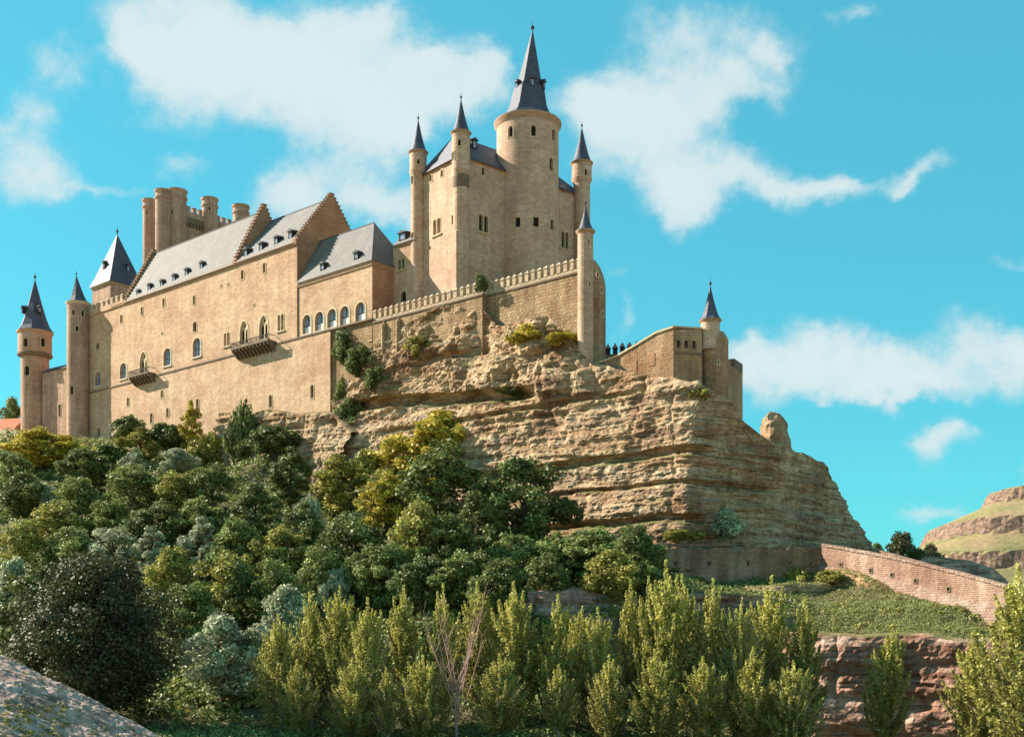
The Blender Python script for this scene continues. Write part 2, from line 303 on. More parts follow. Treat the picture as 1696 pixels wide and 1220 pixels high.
# ------------------------------------------------------------------ helpers: objects
class MB:
    def __init__(s): s.v, s.f, s.uv = [], [], []
    def poly(s, pts, uv=None):
        i = len(s.v); s.v += [Vector(p) for p in pts]; s.f.append(tuple(range(i, i+len(pts))))
        s.uv.append(uv if uv else [None]*len(pts))
    def prism(s, base, vec, uv=True):
        """closed prism: polygon base extruded by vec"""
        vec = Vector(vec); base = [Vector(b) for b in base]; top = [b+vec for b in base]
        s.poly(base[::-1]); s.poly(top)
        n = len(base)
        for i in range(n): s.poly([base[i], base[(i+1) % n], top[(i+1) % n], top[i]])
    def box(s, o, a, b, c):
        o = Vector(o); s.prism([o, o+Vector(a), o+Vector(a)+Vector(b), o+Vector(b)], c)
    def lathe(s, c, prof, n=28, off=None, rot=0):
        """prof: (r, z); off(z)->(dx,dy)"""
        rings = []
        for (r, z) in prof:
            ox, oy = off(z) if off else (0, 0)
            rings.append([Vector((c.x+ox+r*math.sin(rot+2*math.pi*i/n), c.y+oy-r*math.cos(rot+2*math.pi*i/n), z)) for i in range(n)])
        arc = 0
        for a in range(len(rings)-1):
            r0 = max(prof[a][0], prof[a+1][0]); l = math.hypot(prof[a+1][0]-prof[a][0], prof[a+1][1]-prof[a][1])
            for i in range(n):
                j = (i+1) % n; w = 2*math.pi*r0/n
                q = [rings[a][i], rings[a][j], rings[a+1][j], rings[a+1][i]]
                u = [(i*w, arc), ((i+1)*w, arc), ((i+1)*w, arc+l), (i*w, arc+l)]
                if prof[a+1][0] < 1e-4: q, u = q[:3], u[:3]
                elif prof[a][0] < 1e-4: q, u = [q[0], q[2], q[3]], [u[0], u[2], u[3]]
                s.poly(q, u)
            arc += l
    def tube(s, p0, p1, r0, r1, n=6):
        p0, p1 = Vector(p0), Vector(p1); d = (p1-p0).normalized(); x = d.orthogonal().normalized(); y = d.cross(x)
        a = [p0+(x*math.cos(2*math.pi*i/n)+y*math.sin(2*math.pi*i/n))*r0 for i in range(n)]
        b = [p1+(x*math.cos(2*math.pi*i/n)+y*math.sin(2*math.pi*i/n))*r1 for i in range(n)]
        for i in range(n): s.poly([a[i], a[(i+1) % n], b[(i+1) % n], b[i]])
    def build(s, name, mat, parent=None, smooth=False, origin=None):
        """world-space geometry -> object; origin only for shared pieces"""
        o0 = Vector((0, 0, 0))
        if parent is not None: o0 = wloc(parent)
        me = bpy.data.meshes.new(name)
        idx, verts, faces = {}, [], []
        for f in s.f:
            g = []
            for i in f:
                v = s.v[i]-o0; k = (round(v.x, 4), round(v.y, 4), round(v.z, 4))
                if k not in idx: idx[k] = len(verts); verts.append(v)
                g.append(idx[k])
            faces.append(g)
        keep = [(g, u) for g, u in zip(faces, s.uv) if len(set(g)) == len(g)]
        me.from_pydata(verts, [], [g for g, u in keep])
        uvl = me.uv_layers.new(name='UVMap'); k = 0
        for pl, (g, u) in zip(me.polygons, keep):
            nrm = pl.normal
            for li, uu in zip(pl.loop_indices, u):
                if uu is None:
                    co = me.vertices[me.loops[li].vertex_index].co+o0
                    if abs(nrm.z) > .8: uu = (co.x, co.y)
                    else:
                        h = Vector((-nrm.y, nrm.x, 0)).normalized(); uu = (co.dot(h), co.z)
                uvl.data[li].uv = uu
            pl.use_smooth = smooth
        if smooth:
            me.set_sharp_from_angle(angle=math.radians(38))
        me.materials.append(MAT[mat])
        o = bpy.data.objects.new(name, me); COL.objects.link(o)
        if parent is not None: o.parent = parent
        return o
def wloc(o):
    l = o.location.copy()
    while o.parent: o = o.parent; l += o.location
    return l
def tag(o, label=None, cat=None, group=None, kind=None):
    if label: o['label'] = label
    if cat: o['category'] = cat
    if group: o['group'] = group
    if kind: o['kind'] = kind
    return o
def thing(name, label, cat, loc, group=None):
    o = bpy.data.objects.new(name, None); o.empty_display_size = .5; COL.objects.link(o); o.location = loc
    return tag(o, label, cat, group)
def inst(name, me, parent, world, rotz=0, scale=None):
    o = bpy.data.objects.new(name, me); COL.objects.link(o); o.parent = parent
    o.location = world-(wloc(parent) if parent else Vector((0, 0, 0))); o.rotation_euler = (0, 0, rotz)
    if scale: o.scale = scale
    return o
def inpoly(x, y, poly):
    c = False; n = len(poly); j = n-1
    for i in range(n):
        xi, yi = poly[i]; xj, yj = poly[j]
        if (yi > y) != (yj > y) and x < (xj-xi)*(y-yi)/(yj-yi)+xi: c = not c
        j = i
    return c
def sheet(mb, mp, outline, holes=(), vl=(), depth=.5, flip=False):
    """flat or rolled wall with real openings and their reveals"""
    vs, ed = [], []
    for poly in [outline]+list(holes):
        b = len(vs); n = len(poly); vs += [Vector(p) for p in poly]; ed += [(b+i, b+(i+1) % n) for i in range(n)]
    ys = [p[1] for p in outline]
    for x in vl: b = len(vs); vs += [Vector((x, min(ys))), Vector((x, max(ys)))]; ed.append((b, b+1))
    ov, oe, of, *_ = delaunay_2d_cdt(vs, ed, [], 0, 1e-4)
    for f in of:
        c = sum((ov[i] for i in f), Vector((0, 0)))/len(f)
        if not inpoly(c.x, c.y, outline) or any(inpoly(c.x, c.y, h) for h in holes): continue
        q = [mp(ov[i].x, ov[i].y, 0) for i in f]; u = [(ov[i].x, ov[i].y) for i in f]
        mb.poly(q, u)
    for h in holes:
        n = len(h)
        for i in range(n):
            a, b = h[i], h[(i+1) % n]
            mb.poly([mp(a[0], a[1], 0), mp(b[0], b[1], 0), mp(b[0], b[1], -depth), mp(a[0], a[1], -depth)])
def arch(uc, w, v0, v1, kind='round', n=8):
    h = w/2; pts = [(uc-h, v0), (uc+h, v0)]
    if kind == 'rect': return pts+[(uc+h, v1), (uc-h, v1)]
    if kind == 'round':
        sp = v1-h
        return pts+[(uc+h*math.cos(math.pi*i/n), sp+h*math.sin(math.pi*i/n)) for i in range(n+1)]
    sp = v1-w*.9; r = []
    for i in range(n//2+1):
        t = i/(n//2); r.append((uc+h*(1-t**1.6), sp+w*.9*math.sin(t*math.pi/2)))
    l = [(2*uc-x, y) for x, y in r[:-1]][::-1]
    return pts+r+l
def grow(poly, d):
    n = len(poly); r = []
    for i in range(n):
        a, b, c = poly[i-1], poly[i], poly[(i+1) % n]
        e1 = Vector((b[0]-a[0], b[1]-a[1])); e2 = Vector((c[0]-b[0], c[1]-b[1]))
        n1 = Vector((e1.y, -e1.x)).normalized(); n2 = Vector((e2.y, -e2.x)).normalized(); m = (n1+n2)
        m = m/max(m.length_squared/2, .3) if m.length > 1e-6 else n1
        r.append((b[0]+m.x*d, b[1]+m.y*d))
    return r
def ring(mb, mp, inner, outer, d0, d1):
    n = len(inner)
    for i in range(n):
        j = (i+1) % n
        mb.poly([mp(*inner[i], d1), mp(*inner[j], d1), mp(*outer[j], d1), mp(*outer[i], d1)])
        mb.poly([mp(*outer[i], d1), mp(*outer[j], d1), mp(*outer[j], d0), mp(*outer[i], d0)])
        mb.poly([mp(*inner[i], d1), mp(*inner[i], d0), mp(*inner[j], d0), mp(*inner[j], d1)])
def window(root, mp, holes, kind, uc, w, v0, v1, label=None, trim='trim_stone', glass='dark_void', depth=.5):
    """adds the opening to `holes` and links window > pane, mullion, sill"""
    shape = {'slit': 'round', 'arch': 'round', 'rect': 'rect', 'gothic': 'pointed', 'twin': 'round'}[kind]
    base = mp(uc, v0, 0)
    fb = MB(); lights = []
    if kind == 'twin':
        lw = w*.40
        for q in (-1, 1): lights.append(arch(uc+q*w*.27, lw, v0, v1, 'round'))
        tr = .1
    elif kind == 'gothic':
        lights = [arch(uc, w, v0, v1, 'pointed', 10)]; tr = .32
    else:
        lights = [arch(uc, w, v0, v1, shape)]; tr = {'slit': .16, 'arch': .32, 'rect': .12}[kind]
    for l in lights:
        holes.append(l); ring(fb, mp, l, grow(l, tr), -.02, .07)
    fr = fb.build('window', trim, root)
    if label: fr['label'] = label
    pb = MB()
    for l in lights:
        pb.poly([mp(x, y, -depth+.03) for x, y in grow(l, .03)])
    pb.build('pane', glass, fr)
    if kind in ('arch', 'gothic', 'twin'):
        sb = MB(); a, b = uc-w/2-.35, uc+w/2+.35
        for (d0, d1) in ((-.1, .22),):
            q = [mp(a, v0-.28, d0), mp(b, v0-.28, d0), mp(b, v0-.28, d1), mp(a, v0-.28, d1)]
            r = [p+UP*.24 for p in q]
            sb.poly(q[::-1]); sb.poly(r)
            for i in range(4): sb.poly([q[i], q[(i+1) % 4], r[(i+1) % 4], r[i]])
        sb.build('sill', 'pale_stone' if kind == 'arch' else trim, fr)
    if kind == 'gothic':                       # inner tracery: two pointed lights and an oculus cut in a slab
        ob = MB(); inner = [arch(uc-w*.24, w*.36, v0, v0+(v1-v0)*.66, 'pointed', 8), arch(uc+w*.24, w*.36, v0, v0+(v1-v0)*.66, 'pointed', 8)]
        oc = [(uc+w*.13*math.cos(t*math.pi/4), v0+(v1-v0)*.79+w*.13*math.sin(t*math.pi/4)) for t in range(8)]
        sheet(ob, lambda a, b, d: mp(a, b, d-.28), grow(lights[0], -.01), inner+[oc], depth=.15)
        ob.build('tracery', trim, fr)
    if kind == 'arch':
        gb = MB(); c = .05
        for x in (uc,):
            gb.box(mp(x-c, v0, -depth+.05), mp(x+c, v0, -depth+.05)-mp(x-c, v0, -depth+.05), mp(x-c, v0, -depth+.14)-mp(x-c, v0, -depth+.05), UP*(v1-v0-.1))
        z = v0+(v1-v0)*.42
        gb.box(mp(uc-w/2, z, -depth+.05), mp(uc+w/2, z, -depth+.05)-mp(uc-w/2, z, -depth+.05), mp(uc, z, -depth+.14)-mp(uc, z, -depth+.05), UP*.1)
        gb.build('glazing_bar', 'dark_wood', fr)
    return fr

# ================================================================== terrain
PROF = {
 -500: [(8,-3),(60,-8),(110,-9),(180,14),(290,46),(340,48),(600,0)],
 0:    [(8,-3),(60,-8),(105,-9),(130,-2),(160,10),(200,24),(240,38),(268,47),(330,47),(600,0)],
 150:  [(8,-3),(60,-8),(105,-9),(130,-2),(160,9),(200,24),(235,37),(262,44),(330,45),(600,0)],
 340:  [(8,-4),(60,-9),(105,-9.5),(125,-5),(150,7),(180,19),(205,27.5),(224,31.5),(229,38),(232,40),(330,42),(600,0)],
 545:  [(8,-5),(60,-9),(105,-9.5),(125,-3),(150,8),(175,16.5),(196,24),(202,28),(206,35.5),(330,38),(600,0)],
 700:  [(8,-5),(60,-9),(105,-9.5),(125,0),(150,9),(168,16),(181,24),(200,28),(330,30),(600,0)],
 880:  [(8,-5),(60,-9),(105,-9.5),(118,-6),(126,1),(135,3),(150,8),(161,13),(180,15),(330,15),(600,0)],
 1070: [(8,-5),(60,-10),(105,-10),(120,-7),(126,2.5),(138,6.4),(141,6.6),(141.8,9),(150,10.6),(165,12),(330,10),(600,0)],
 1200: [(8,-5),(60,-10),(105,-10),(121,-9),(126,1),(133,4.4),(140.6,6.4),(141.4,9),(150,10.6),(170,12),(330,10),(600,0)],
 1350: [(8,-5),(60,-11),(105,-11.5),(120,-11.5),(121.5,-.2),(128,3.2),(139.3,6.2),(141.2,9),(150,9.6),(190,12),(260,6),(600,0)],
 1500: [(8,-5),(60,-11),(105,-11.5),(120,-11.5),(121.5,-.6),(127,2.2),(132,4.3),(134,6),(160,7),(200,8),(300,8),(600,0)],
 1660: [(8,-5),(60,-11),(105,-11.5),(120,-11.5),(121.5,-.8),(123,.7),(125,1.2),(127,3.4),(160,5),(200,6),(300,8),(600,0)],
 1850: [(8,-5),(60,-11),(105,-11.5),(120,-11.5),(121.5,-1.2),(123,-.5),(125,.2),(160,4),(200,6),(300,8),(600,0)],
 2400: [(8,-5),(60,-11),(120,-11.5),(121.5,-1),(160,2),(200,5),(300,8),(600,0)],
}
_pk = sorted(PROF)
_YS = np.arange(0, 601, .5)
_TAB = np.array([np.interp(_YS, [a for a, b in PROF[k]], [b for a, b in PROF[k]]) for k in _pk])
def terrain(x, y):
    x = np.asarray(x, float); y = np.asarray(y, float)
    px = CX+FPX*x/np.maximum(y, 25)
    px = np.clip(px, _pk[0], _pk[-1]); y = y-np.interp(px, [1350, 1500, 1660, 1850, 2400], [0, -3.2, -7.4, -12, -12])*np.clip((150-y)/15, 0, 1); yy = np.clip(y, 0, 599)/.5
    j = np.searchsorted(_pk, px, side='right')-1; j = np.clip(j, 0, len(_pk)-2)
    ks = np.array(_pk, float); f = (px-ks[j])/(ks[j+1]-ks[j]); f = f*f*(3-2*f)
    i = yy.astype(int); g = yy-i; i = np.clip(i, 0, _TAB.shape[1]-2)
    def lk(jj): return _TAB[jj, i]*(1-g)+_TAB[jj, i+1]*g
    z = lk(j)*(1-f)+lk(j+1)*f
    n = fbm(np.stack([x*.12, y*.12, x*0], -1), 5)
    return z+n*.55*np.clip((y-5)/60, 0, 1)
def tz(x, y): return float(terrain(np.array([x]), np.array([y]))[0])
def grid_mesh(name, X, Y, Z, mat, smooth=True, kind='structure', parent=None):
    h, w = X.shape; co = np.stack([X, Y, Z], -1).reshape(-1, 3)
    idx = np.arange(h*w).reshape(h, w)
    q = np.stack([idx[:-1, :-1], idx[:-1, 1:], idx[1:, 1:], idx[1:, :-1]], -1).reshape(-1, 4)
    me = bpy.data.meshes.new(name); me.vertices.add(len(co)); me.vertices.foreach_set('co', co.ravel().astype(np.float32))
    me.loops.add(q.size); me.loops.foreach_set('vertex_index', q.ravel().astype(np.int32))
    me.polygons.add(len(q)); me.polygons.foreach_set('loop_start', np.arange(0, q.size, 4, dtype=np.int32)); me.polygons.foreach_set('loop_total', np.full(len(q), 4, dtype=np.int32))
    me.update(); me.validate(); me.polygons.foreach_set('use_smooth', np.full(len(me.polygons), smooth)); me.materials.append(MAT[mat])
    o = bpy.data.objects.new(name, me); COL.objects.link(o); o.parent = parent
    if kind: o['kind'] = kind
    return o
def axis(lo, hi, step, far):
    core = list(np.arange(lo, hi+.1, step)); a = []; d = step
    while (a[-1] if a else hi) < far: d *= 1.35; a.append((a[-1] if a else hi)+d)
    b = []; d = step
    while (b[-1] if b else lo) > -far: d *= 1.35; b.append((b[-1] if b else lo)-d)
    return np.array(b[::-1]+core+a)
def build_ground():
    xs = axis(-130, 110, .8, 5000); ys = axis(8, 300, .8, 5000)
    X, Y = np.meshgrid(xs, ys); Z = terrain(X, Y)
    far = np.clip((np.maximum(np.abs(X)-200, np.maximum(Y-420, -Y))/300), 0, 1)
    Z = Z*(1-far)+(-12)*far
    grid_mesh('ground', X, Y, Z, 'hillside_soil')
build_ground()

# ------------------------------------------------------------------ cliffs
def lay(z, s):
    """layered ledges of soft sandstone: how far each bed stands out"""
    w = vn(np.stack([s*.045, z*.05+3.1, z*0], -1))*2.2+vn(np.stack([s*.25, z*.2+3.1, z*0], -1))*.35
    zz = z+w
    a = vn(np.stack([zz*0+9.3, zz*.42, s*.02], -1)); b = vn(np.stack([zz*0+2.7, zz*1.25, s*.05], -1)); c = vn(np.stack([zz*0+5.7, zz*3.1, s*.09], -1))
    return np.tanh(a*2.2)*.38+np.tanh(b*2.6)*.32+np.tanh(c*2)*.16+vn(np.stack([zz*0+8.7, zz*6.3, s*.15], -1))*.09
def rocky(X, Y, Z, s, nx, ny, amp=1.0, seed=0.0):
    p = np.stack([X*.16+seed, Y*.16, Z*.16], -1); q = np.stack([X*.6+seed, Y*.6, Z*.9], -1)
    d = lay(Z+seed, s)*amp*.8+fbm(p, 4)*.62*amp+fbm(q, 5, .66)*.36*amp
    gul = np.abs(vn(np.stack([s*.22+seed, Z*.05, s*0], -1))); d -= np.exp(-gul*14)*.6*amp
    return d
def build_main_cliff():
    n1, n2, n3 = 250, 190, 40; nz = 230
    q = np.concatenate([np.linspace(0, 1, n1, endpoint=False), np.linspace(1, 2, n2, endpoint=False), np.linspace(2, 3, n3)])
    s1 = -10+q*78
    zt1 = np.interp(s1, [-10, -4, 0, 6, 12, 20, 26, 30, 42, 50, 58, 62, 68], [49.5, 51, 51.5, 51.5, 52.3, 53, 51, 47, 47.0, 38.6, 36.3, 34.6, 33])
    zt2 = np.interp(q-1, [0, .2, .34, .42, .5, .7, 1], [33, 31.8, 30.9, 28.4, 26.6, 26.0, 25.6])
    zt3 = np.interp(q-2, [0, 1], [26, 24])
    zt = np.where(q < 1, zt1, np.where(q < 2, zt2, zt3))
    zt = zt+fbm(np.stack([q*14, q*0, q*0], -1), 4)*.5
    t = np.linspace(0, 1, nz)[:, None]
    Z = -4+(zt[None, :]+4)*t
    S = np.repeat(np.minimum(s1, 68)[None, :], nz, 0); Q = np.repeat(q[None, :], nz, 0)
    out1 = np.interp(Z, [-4, 5, 14, 25, 35, 40, 45, 50, 54], [12, 9, 6.5, 4.6, 3.2, 2.2, 1.0, .0, -.5])
    # the rock steps back beside the palace corner and swells out again under the battlements
    out1 = out1+np.interp(S, [-10, -5, 0, 6, 14, 20, 26, 30, 40, 52, 68], [-2.2, -.9, -.1, .3, .8, .6, -.2, 1.3, 3.0, .2, 0])*np.clip((Z-32)/8, 0, 1)
    Lm = np.interp(Z, [-4, 13, 18, 22, 25, 27, 28.5, 30.6, 33], [54, 43, 36.5, 32.5, 30.5, 24, 15, 12, 10.5])
    corner = np.array([F.o.x, F.o.y]); Tx, Ty, Kx, Ky = T.x, T.y, K.x, K.y
    out2 = np.interp(Z, [-4, 13, 33], [3, 1.2, 0])
    X1 = corner[0]+Tx*S-Kx*out1; Y1 = corner[1]+Ty*S-Ky*out1
    # continuous corner at s = 68
    cx = corner[0]+Tx*(68)-Kx*out1; cy = corner[1]+Ty*(68)-Ky*out1
    L = np.clip(Q-1, 0, 1)*(Lm+out1)
    dirx, diry = Kx*.995+Tx*.1, Ky*.995+Ty*.1
    X2 = cx+dirx*L+Tx*np.sin(np.clip(Q-1, 0, 1)*math.pi)*2.2; Y2 = cy+diry*L+Ty*np.sin(np.clip(Q-1, 0, 1)*math.pi)*2.2
    B = np.clip(Q-2, 0, 1)*60
    X3 = X2-.93*B; Y3 = Y2+.36*B
    X = np.where(Q < 1, X1, np.where(Q < 2, X2, X3)); Y = np.where(Q < 1, Y1, np.where(Q < 2, Y2, Y3))
    # round the corners
    for _ in range(14):
        X[:, 1:-1] = (X[:, :-2]+X[:, 2:]+2*X[:, 1:-1])/4; Y[:, 1:-1] = (Y[:, :-2]+Y[:, 2:]+2*Y[:, 1:-1])/4
    tx = np.gradient(X, axis=1); ty = np.gradient(Y, axis=1); l = np.hypot(tx, ty)+1e-6; nx, ny = ty/l, -tx/l
    arc = np.cumsum(np.hypot(np.diff(X, axis=1, prepend=X[:, :1]), np.diff(Y, axis=1, prepend=Y[:, :1])), axis=1)
    d = rocky(X, Y, Z, arc, nx, ny, 1.0)*np.interp(Z, [-4, 34, 41, 60], [.68, .72, 1.1, 1.15])
    d += fbm(np.stack([X*.09, Y*.09, Z*.12], -1), 3)*1.1*np.clip((Z-30)/8, 0, 1)*(Q < .95)
    def band(zc, th, dep, q0, q1, soft=.04):
        m = np.clip((Q-q0)/soft, 0, 1)*np.clip((q1-Q)/soft, 0, 1)
        e = (zc-Z+vn(np.stack([arc*.15, Z*0, Z*0+zc0], -1))*.35)/th
        return -dep*m*np.clip(1-np.abs(e-.5)*2, 0, 1)**.5
    zc0 = 4.4
    d += band(41.4-(S+10)*.095, 2.2, 3.0, .06, .66)
    zc0 = 7.7
    d += band(24.8+vn(np.stack([arc*.05, Z*0, Z*0], -1))*.2, 1.5, 1.7, .40, 1.12); d += band(15.6, 1.3, 1.4, .5, 1.1)
    d += band(33.8, .8, .9, .2, .9); d += band(20.2, .7, .7, .5, 1.4); d += band(45.5, 1.4, 1.6, .28, .48)
    d *= np.clip((zt[None, :]-Z)/1.2+.25, .25, 1)
    X = X+nx*d; Y = Y+ny*d
    # top: rows run inward to the castle platform
    ctr = F.W(20, 22, 0); rows = []
    for f in (.02, .05, .1, .2, .4, 1):
        zz = Z[-1]+fbm(np.stack([X[-1]*.3, Y[-1]*.3, X[-1]*0+f*9], -1), 3)*.4*(f < .5)
        rows.append((X[-1]*(1-f)+ctr.x*f, Y[-1]*(1-f)+ctr.y*f, zz+.3*min(f*10, 1)))
    X = np.vstack([X]+[r[0][None] for r in rows]); Y = np.vstack([Y]+[r[1][None] for r in rows]); Z = np.vstack([Z]+[r[2][None] for r in rows])
    tag(grid_mesh('rock_cliff', X, Y, Z, 'cliff_rock', smooth=False), 'layered golden sandstone cliff carrying the castle')
build_main_cliff()
def curtain(name, pts, zbot, batter, mat, amp=1.0, seed=0., back=6, step=.3, label=None):
    """rock face along plan points (px, Y, ztop)"""
    P2 = [((px-CX)/FPX*Y, Y, z) for px, Y, z in pts]
    ds = [0]
    for a, b in zip(P2[:-1], P2[1:]): ds.append(ds[-1]+math.hypot(b[0]-a[0], b[1]-a[1]))
    s = np.arange(0, ds[-1], step); x = np.interp(s, ds, [p[0] for p in P2]); y = np.interp(s, ds, [p[1] for p in P2]); zt = np.interp(s, ds, [p[2] for p in P2])
    for _ in range(10): x[1:-1] = (x[:-2]+x[2:]+2*x[1:-1])/4; y[1:-1] = (y[:-2]+y[2:]+2*y[1:-1])/4
    zt = zt+fbm(np.stack([s*.15+seed, s*0, s*0], -1), 4)*.5*amp
    tx, ty = np.gradient(x), np.gradient(y); l = np.hypot(tx, ty); nx, ny = ty/l, -tx/l
    nz = max(12, int((zt.max()-zbot)/step)); t = np.linspace(0, 1, nz)[:, None]
    Z = zbot+(zt[None]-zbot)*t; X = x[None]+nx[None]*batter*(1-t); Y = y[None]+ny[None]*batter*(1-t); S = np.repeat(s[None], nz, 0)
    d = rocky(X, Y, Z, S, nx, ny, amp, seed)*np.clip((zt[None]-Z)/1.0+.3, .3, 1)
    X = X+nx*d; Y = Y+ny*d
    r = [(X[-1]-nx*b, Y[-1]-ny*b, Z[-1]+dz) for b, dz in ((.6, .25), (2, .3), (back, -.8))]
    X = np.vstack([X]+[q[0][None] for q in r]); Y = np.vstack([Y]+[q[1][None] for q in r]); Z = np.vstack([Z]+[q[2][None] for q in r])
    o = grid_mesh(name, X, Y, Z, mat, smooth=False)
    if label: o['label'] = label
curtain('river_cliff', [(1290, 122, -.4), (1345, 118.5, -.1), (1420, 116.5, -.4), (1500, 115, -.6), (1600, 112.3, -.9), (1690, 109.8, -.9), (1900, 104, -1.2)], -13, 1.2, 'red_rock', .75, 7.9, label='steep reddish rock face below the grassy bank')
curtain('rock_band', [(800, 128, 1.5), (870, 127.5, 4.6), (960, 127, 4.4), (1060, 127, 3.2), (1160, 128, 3.9), (1250, 129, 4.0), (1330, 129, 3.0), (1390, 131, 2.0)], -7, 2.5, 'red_rock', .8, 11.2, label='low grey rock band behind the poplars')
curtain('rock_band', [(1230, 136, 5.2), (1290, 133, 5.2), (1340, 133, 5.4), (1400, 134.5, 6.0), (1450, 132.5, 5.0)], 0, 2.2, 'cliff_rock', .7, 21.2, label='tan rock outcrop below the terrace wall corner')
curtain('rock_band', [(360, 226, 42.5), (400, 219, 41.5), (450, 211, 40.5), (500, 207, 39), (548, 201, 37.5), (580, 196, 34)], 22, 4.5, 'cliff_rock', .9, 31.2, label='grey rock ledge under the palace corner')
curtain('rock_band', [(1362, 137.5, 6.9), (1385, 135.6, 7.2), (1450, 131.0, 5.6), (1540, 125.2, 3.4), (1620, 120.2, 1.9), (1668, 117, .6)], -.5, 3.4, 'orange_rock', .45, 51.2, back=1.5, label='rough orange rock directly under the sunlit wall')
def build_hill():
    xs = np.linspace(60, 420, 240); ys = np.linspace(235, 620, 220); X, Y = np.meshgrid(xs, ys)
    px = CX+FPX*X/Y
    # skyline height as an angle, by image column at the hill's true distance
    crest = np.interp(px, [1380, 1440, 1500, 1530, 1560, 1590, 1640, 1696, 1800, 2000, 2400], [6, 13, 21, 25, 28, 31.5, 36.5, 39.5, 45, 48, 46])
    f = np.clip((Y-240)/90, 0, 1); f = f*f*(3-2*f)
    crest = crest*1.05
    Z = 4+(crest-4)*f
    Z = Z-np.clip((Y-335)/200, 0, 1)*30
    n = fbm(np.stack([X*.03, Y*.03, X*0], -1), 5)
    Z = Z+n*1.6*f
    # beds break out as low scarps
    k = 11.0; zz = Z/k+fbm(np.stack([X*.012, Y*.012, X*0+4], -1), 3)*.35; f0 = zz-Z/k; fr = zz-np.floor(zz); st = np.clip((fr-.5)/.10, 0, 1); Zs = (np.floor(zz)+np.where(fr < .5, fr*.75, .375+st*.38+np.clip(fr-.6, 0, 1)*.61)-f0)*k
    Z = np.where(f > .05, Zs, Z)
    tag(grid_mesh('hill', X, Y, Z, 'hill_cover', smooth=False), 'distant grassy hillside with low rock scarps')
m, N_, L_, b_ = newmat('hill_cover')
g_ = N_.new('ShaderNodeNewGeometry'); s_ = N_.new('ShaderNodeSeparateXYZ'); L_.new(g_.outputs['Normal'], s_.inputs[0])
a_ = noise(N_, L_, pos(N_, L_), .08, 6, .65); c_ = noise(N_, L_, pos(N_, L_, (1, 1, 2)), .6, 7, .7)
gr = ramp(N_, L_, a_, [(.35, (.13, .12, .04)), (.5, (.22, .185, .07)), (.62, (.26, .18, .09))])
rk = ramp(N_, L_, c_, [(.35, (.08, .045, .03)), (.5, (.17, .105, .07)), (.65, (.25, .17, .12))])
w_ = N_.new('ShaderNodeMapRange'); k_ = N_.new('ShaderNodeMath'); k_.operation = 'MULTIPLY_ADD'; L_.new(c_, k_.inputs[0]); k_.inputs[1].default_value = .5; L_.new(s_.outputs[2], k_.inputs[2])
L_.new(k_.outputs[0], w_.inputs[0]); w_.inputs[1].default_value = .98; w_.inputs[2].default_value = 1.08
cl = mix(N_, L_, rk, gr, w_.outputs[0]); cl = mix(N_, L_, cl, ramp(N_, L_, c_, [(.35, (.65, .65, .65)), (.6, (1.1, 1.1, 1.1))]), .8, 'MULTIPLY')
L_.new(cl, b_.inputs['Base Color']); b_.inputs['Roughness'].default_value = 1; bump(N_, L_, b_, c_, .5)
build_hill()
def build_bank():
    """pale gravel road bank in the near left corner"""
    ts = np.linspace(-.35, 1.5, 420); us = np.linspace(0, 1, 320)
    a = P(8, 1085, 44); b = P(270, 1222, 44)
    Tt, U = np.meshgrid(ts, us)
    X = a.x+(b.x-a.x)*Tt+U*2*0; Y = a.y-U*22; Zc = np.interp(Tt, [-.35, 0, .3, .6, 1, 1.5], [-.2, a.z, -1.75, -2.75, b.z, -6.2])
    Z = Zc-U*1.6-np.clip(U-.0, 0, 1)*.4
    n = fbm(np.stack([X*.5, Y*.5, Z*0], -1), 3)*.10+np.abs(fbm(np.stack([X*2.2, Y*2.2, Z*0], -1), 5, .6))*.06; Z = Z+n
    Y0, Z0 = Y[0]+1.2, Z[0]-.5; Y1, Z1 = Y[0]+7, Z[0]-7
    X = np.vstack([X[0][None], X[0][None], X]); Y = np.vstack([Y1[None], Y0[None], Y]); Z = np.vstack([Z1[None], Z0[None], Z])
    tag(grid_mesh('gravel_bank', X, Y, Z, 'gravel'), 'pale stony bank in the near left corner')
build_bank()

# ================================================================== castle pieces
def spire(root, c, r, z0, z1, n=8, lean=(0, 0), mat='spire_slate', flare=1.12, name='spire', rot=0, smooth=False):
    h = z1-z0; off = (lambda z: (lean[0]*(z-z0)/h, lean[1]*(z-z0)/h))
    b = MB(); b.lathe(c, [(r*.9, z0-.02), (r*flare, z0), (r*flare*.99, z0+.06), (r*.90, z0+h*.09), (r*.70, z0+h*.24), (r*.40, z0+h*.55), (.05, z1)], n, off, rot)
    s = b.build(name, mat, root, smooth=smooth)
    e = MB(); t = Vector((c.x+lean[0], c.y+lean[1], 0)); k = max(.16, r*.07)
    e.lathe(t, [(.05, z1-.3), (k*.5, z1), (k*.4, z1+k), (k*1.25, z1+k*2), (k*1.25, z1+k*3), (k*.3, z1+k*4), (.03, z1+k*7)], 8)
    e.build('finial', 'lead', s)
    return s
def rings(root, c, prof, mat, n=28, name='cornice', smooth=True):
    b = MB(); b.lathe(c, prof, n); return b.build(name, mat, root, smooth=smooth)
def corbels(root, c, r, z, n, w=.28, h=.4, d=.3, mat='trim_stone'):
    b = MB()
    for i in range(n):
        a = 2*math.pi*i/n; rd = Vector((math.sin(a), -math.cos(a), 0)); tn = Vector((math.cos(a), math.sin(a), 0))
        b.box(c*1+rd*r-tn*w/2+UP*(z-c.z), tn*w, rd*d, UP*h)
    b.build('corbel_row', mat, root)
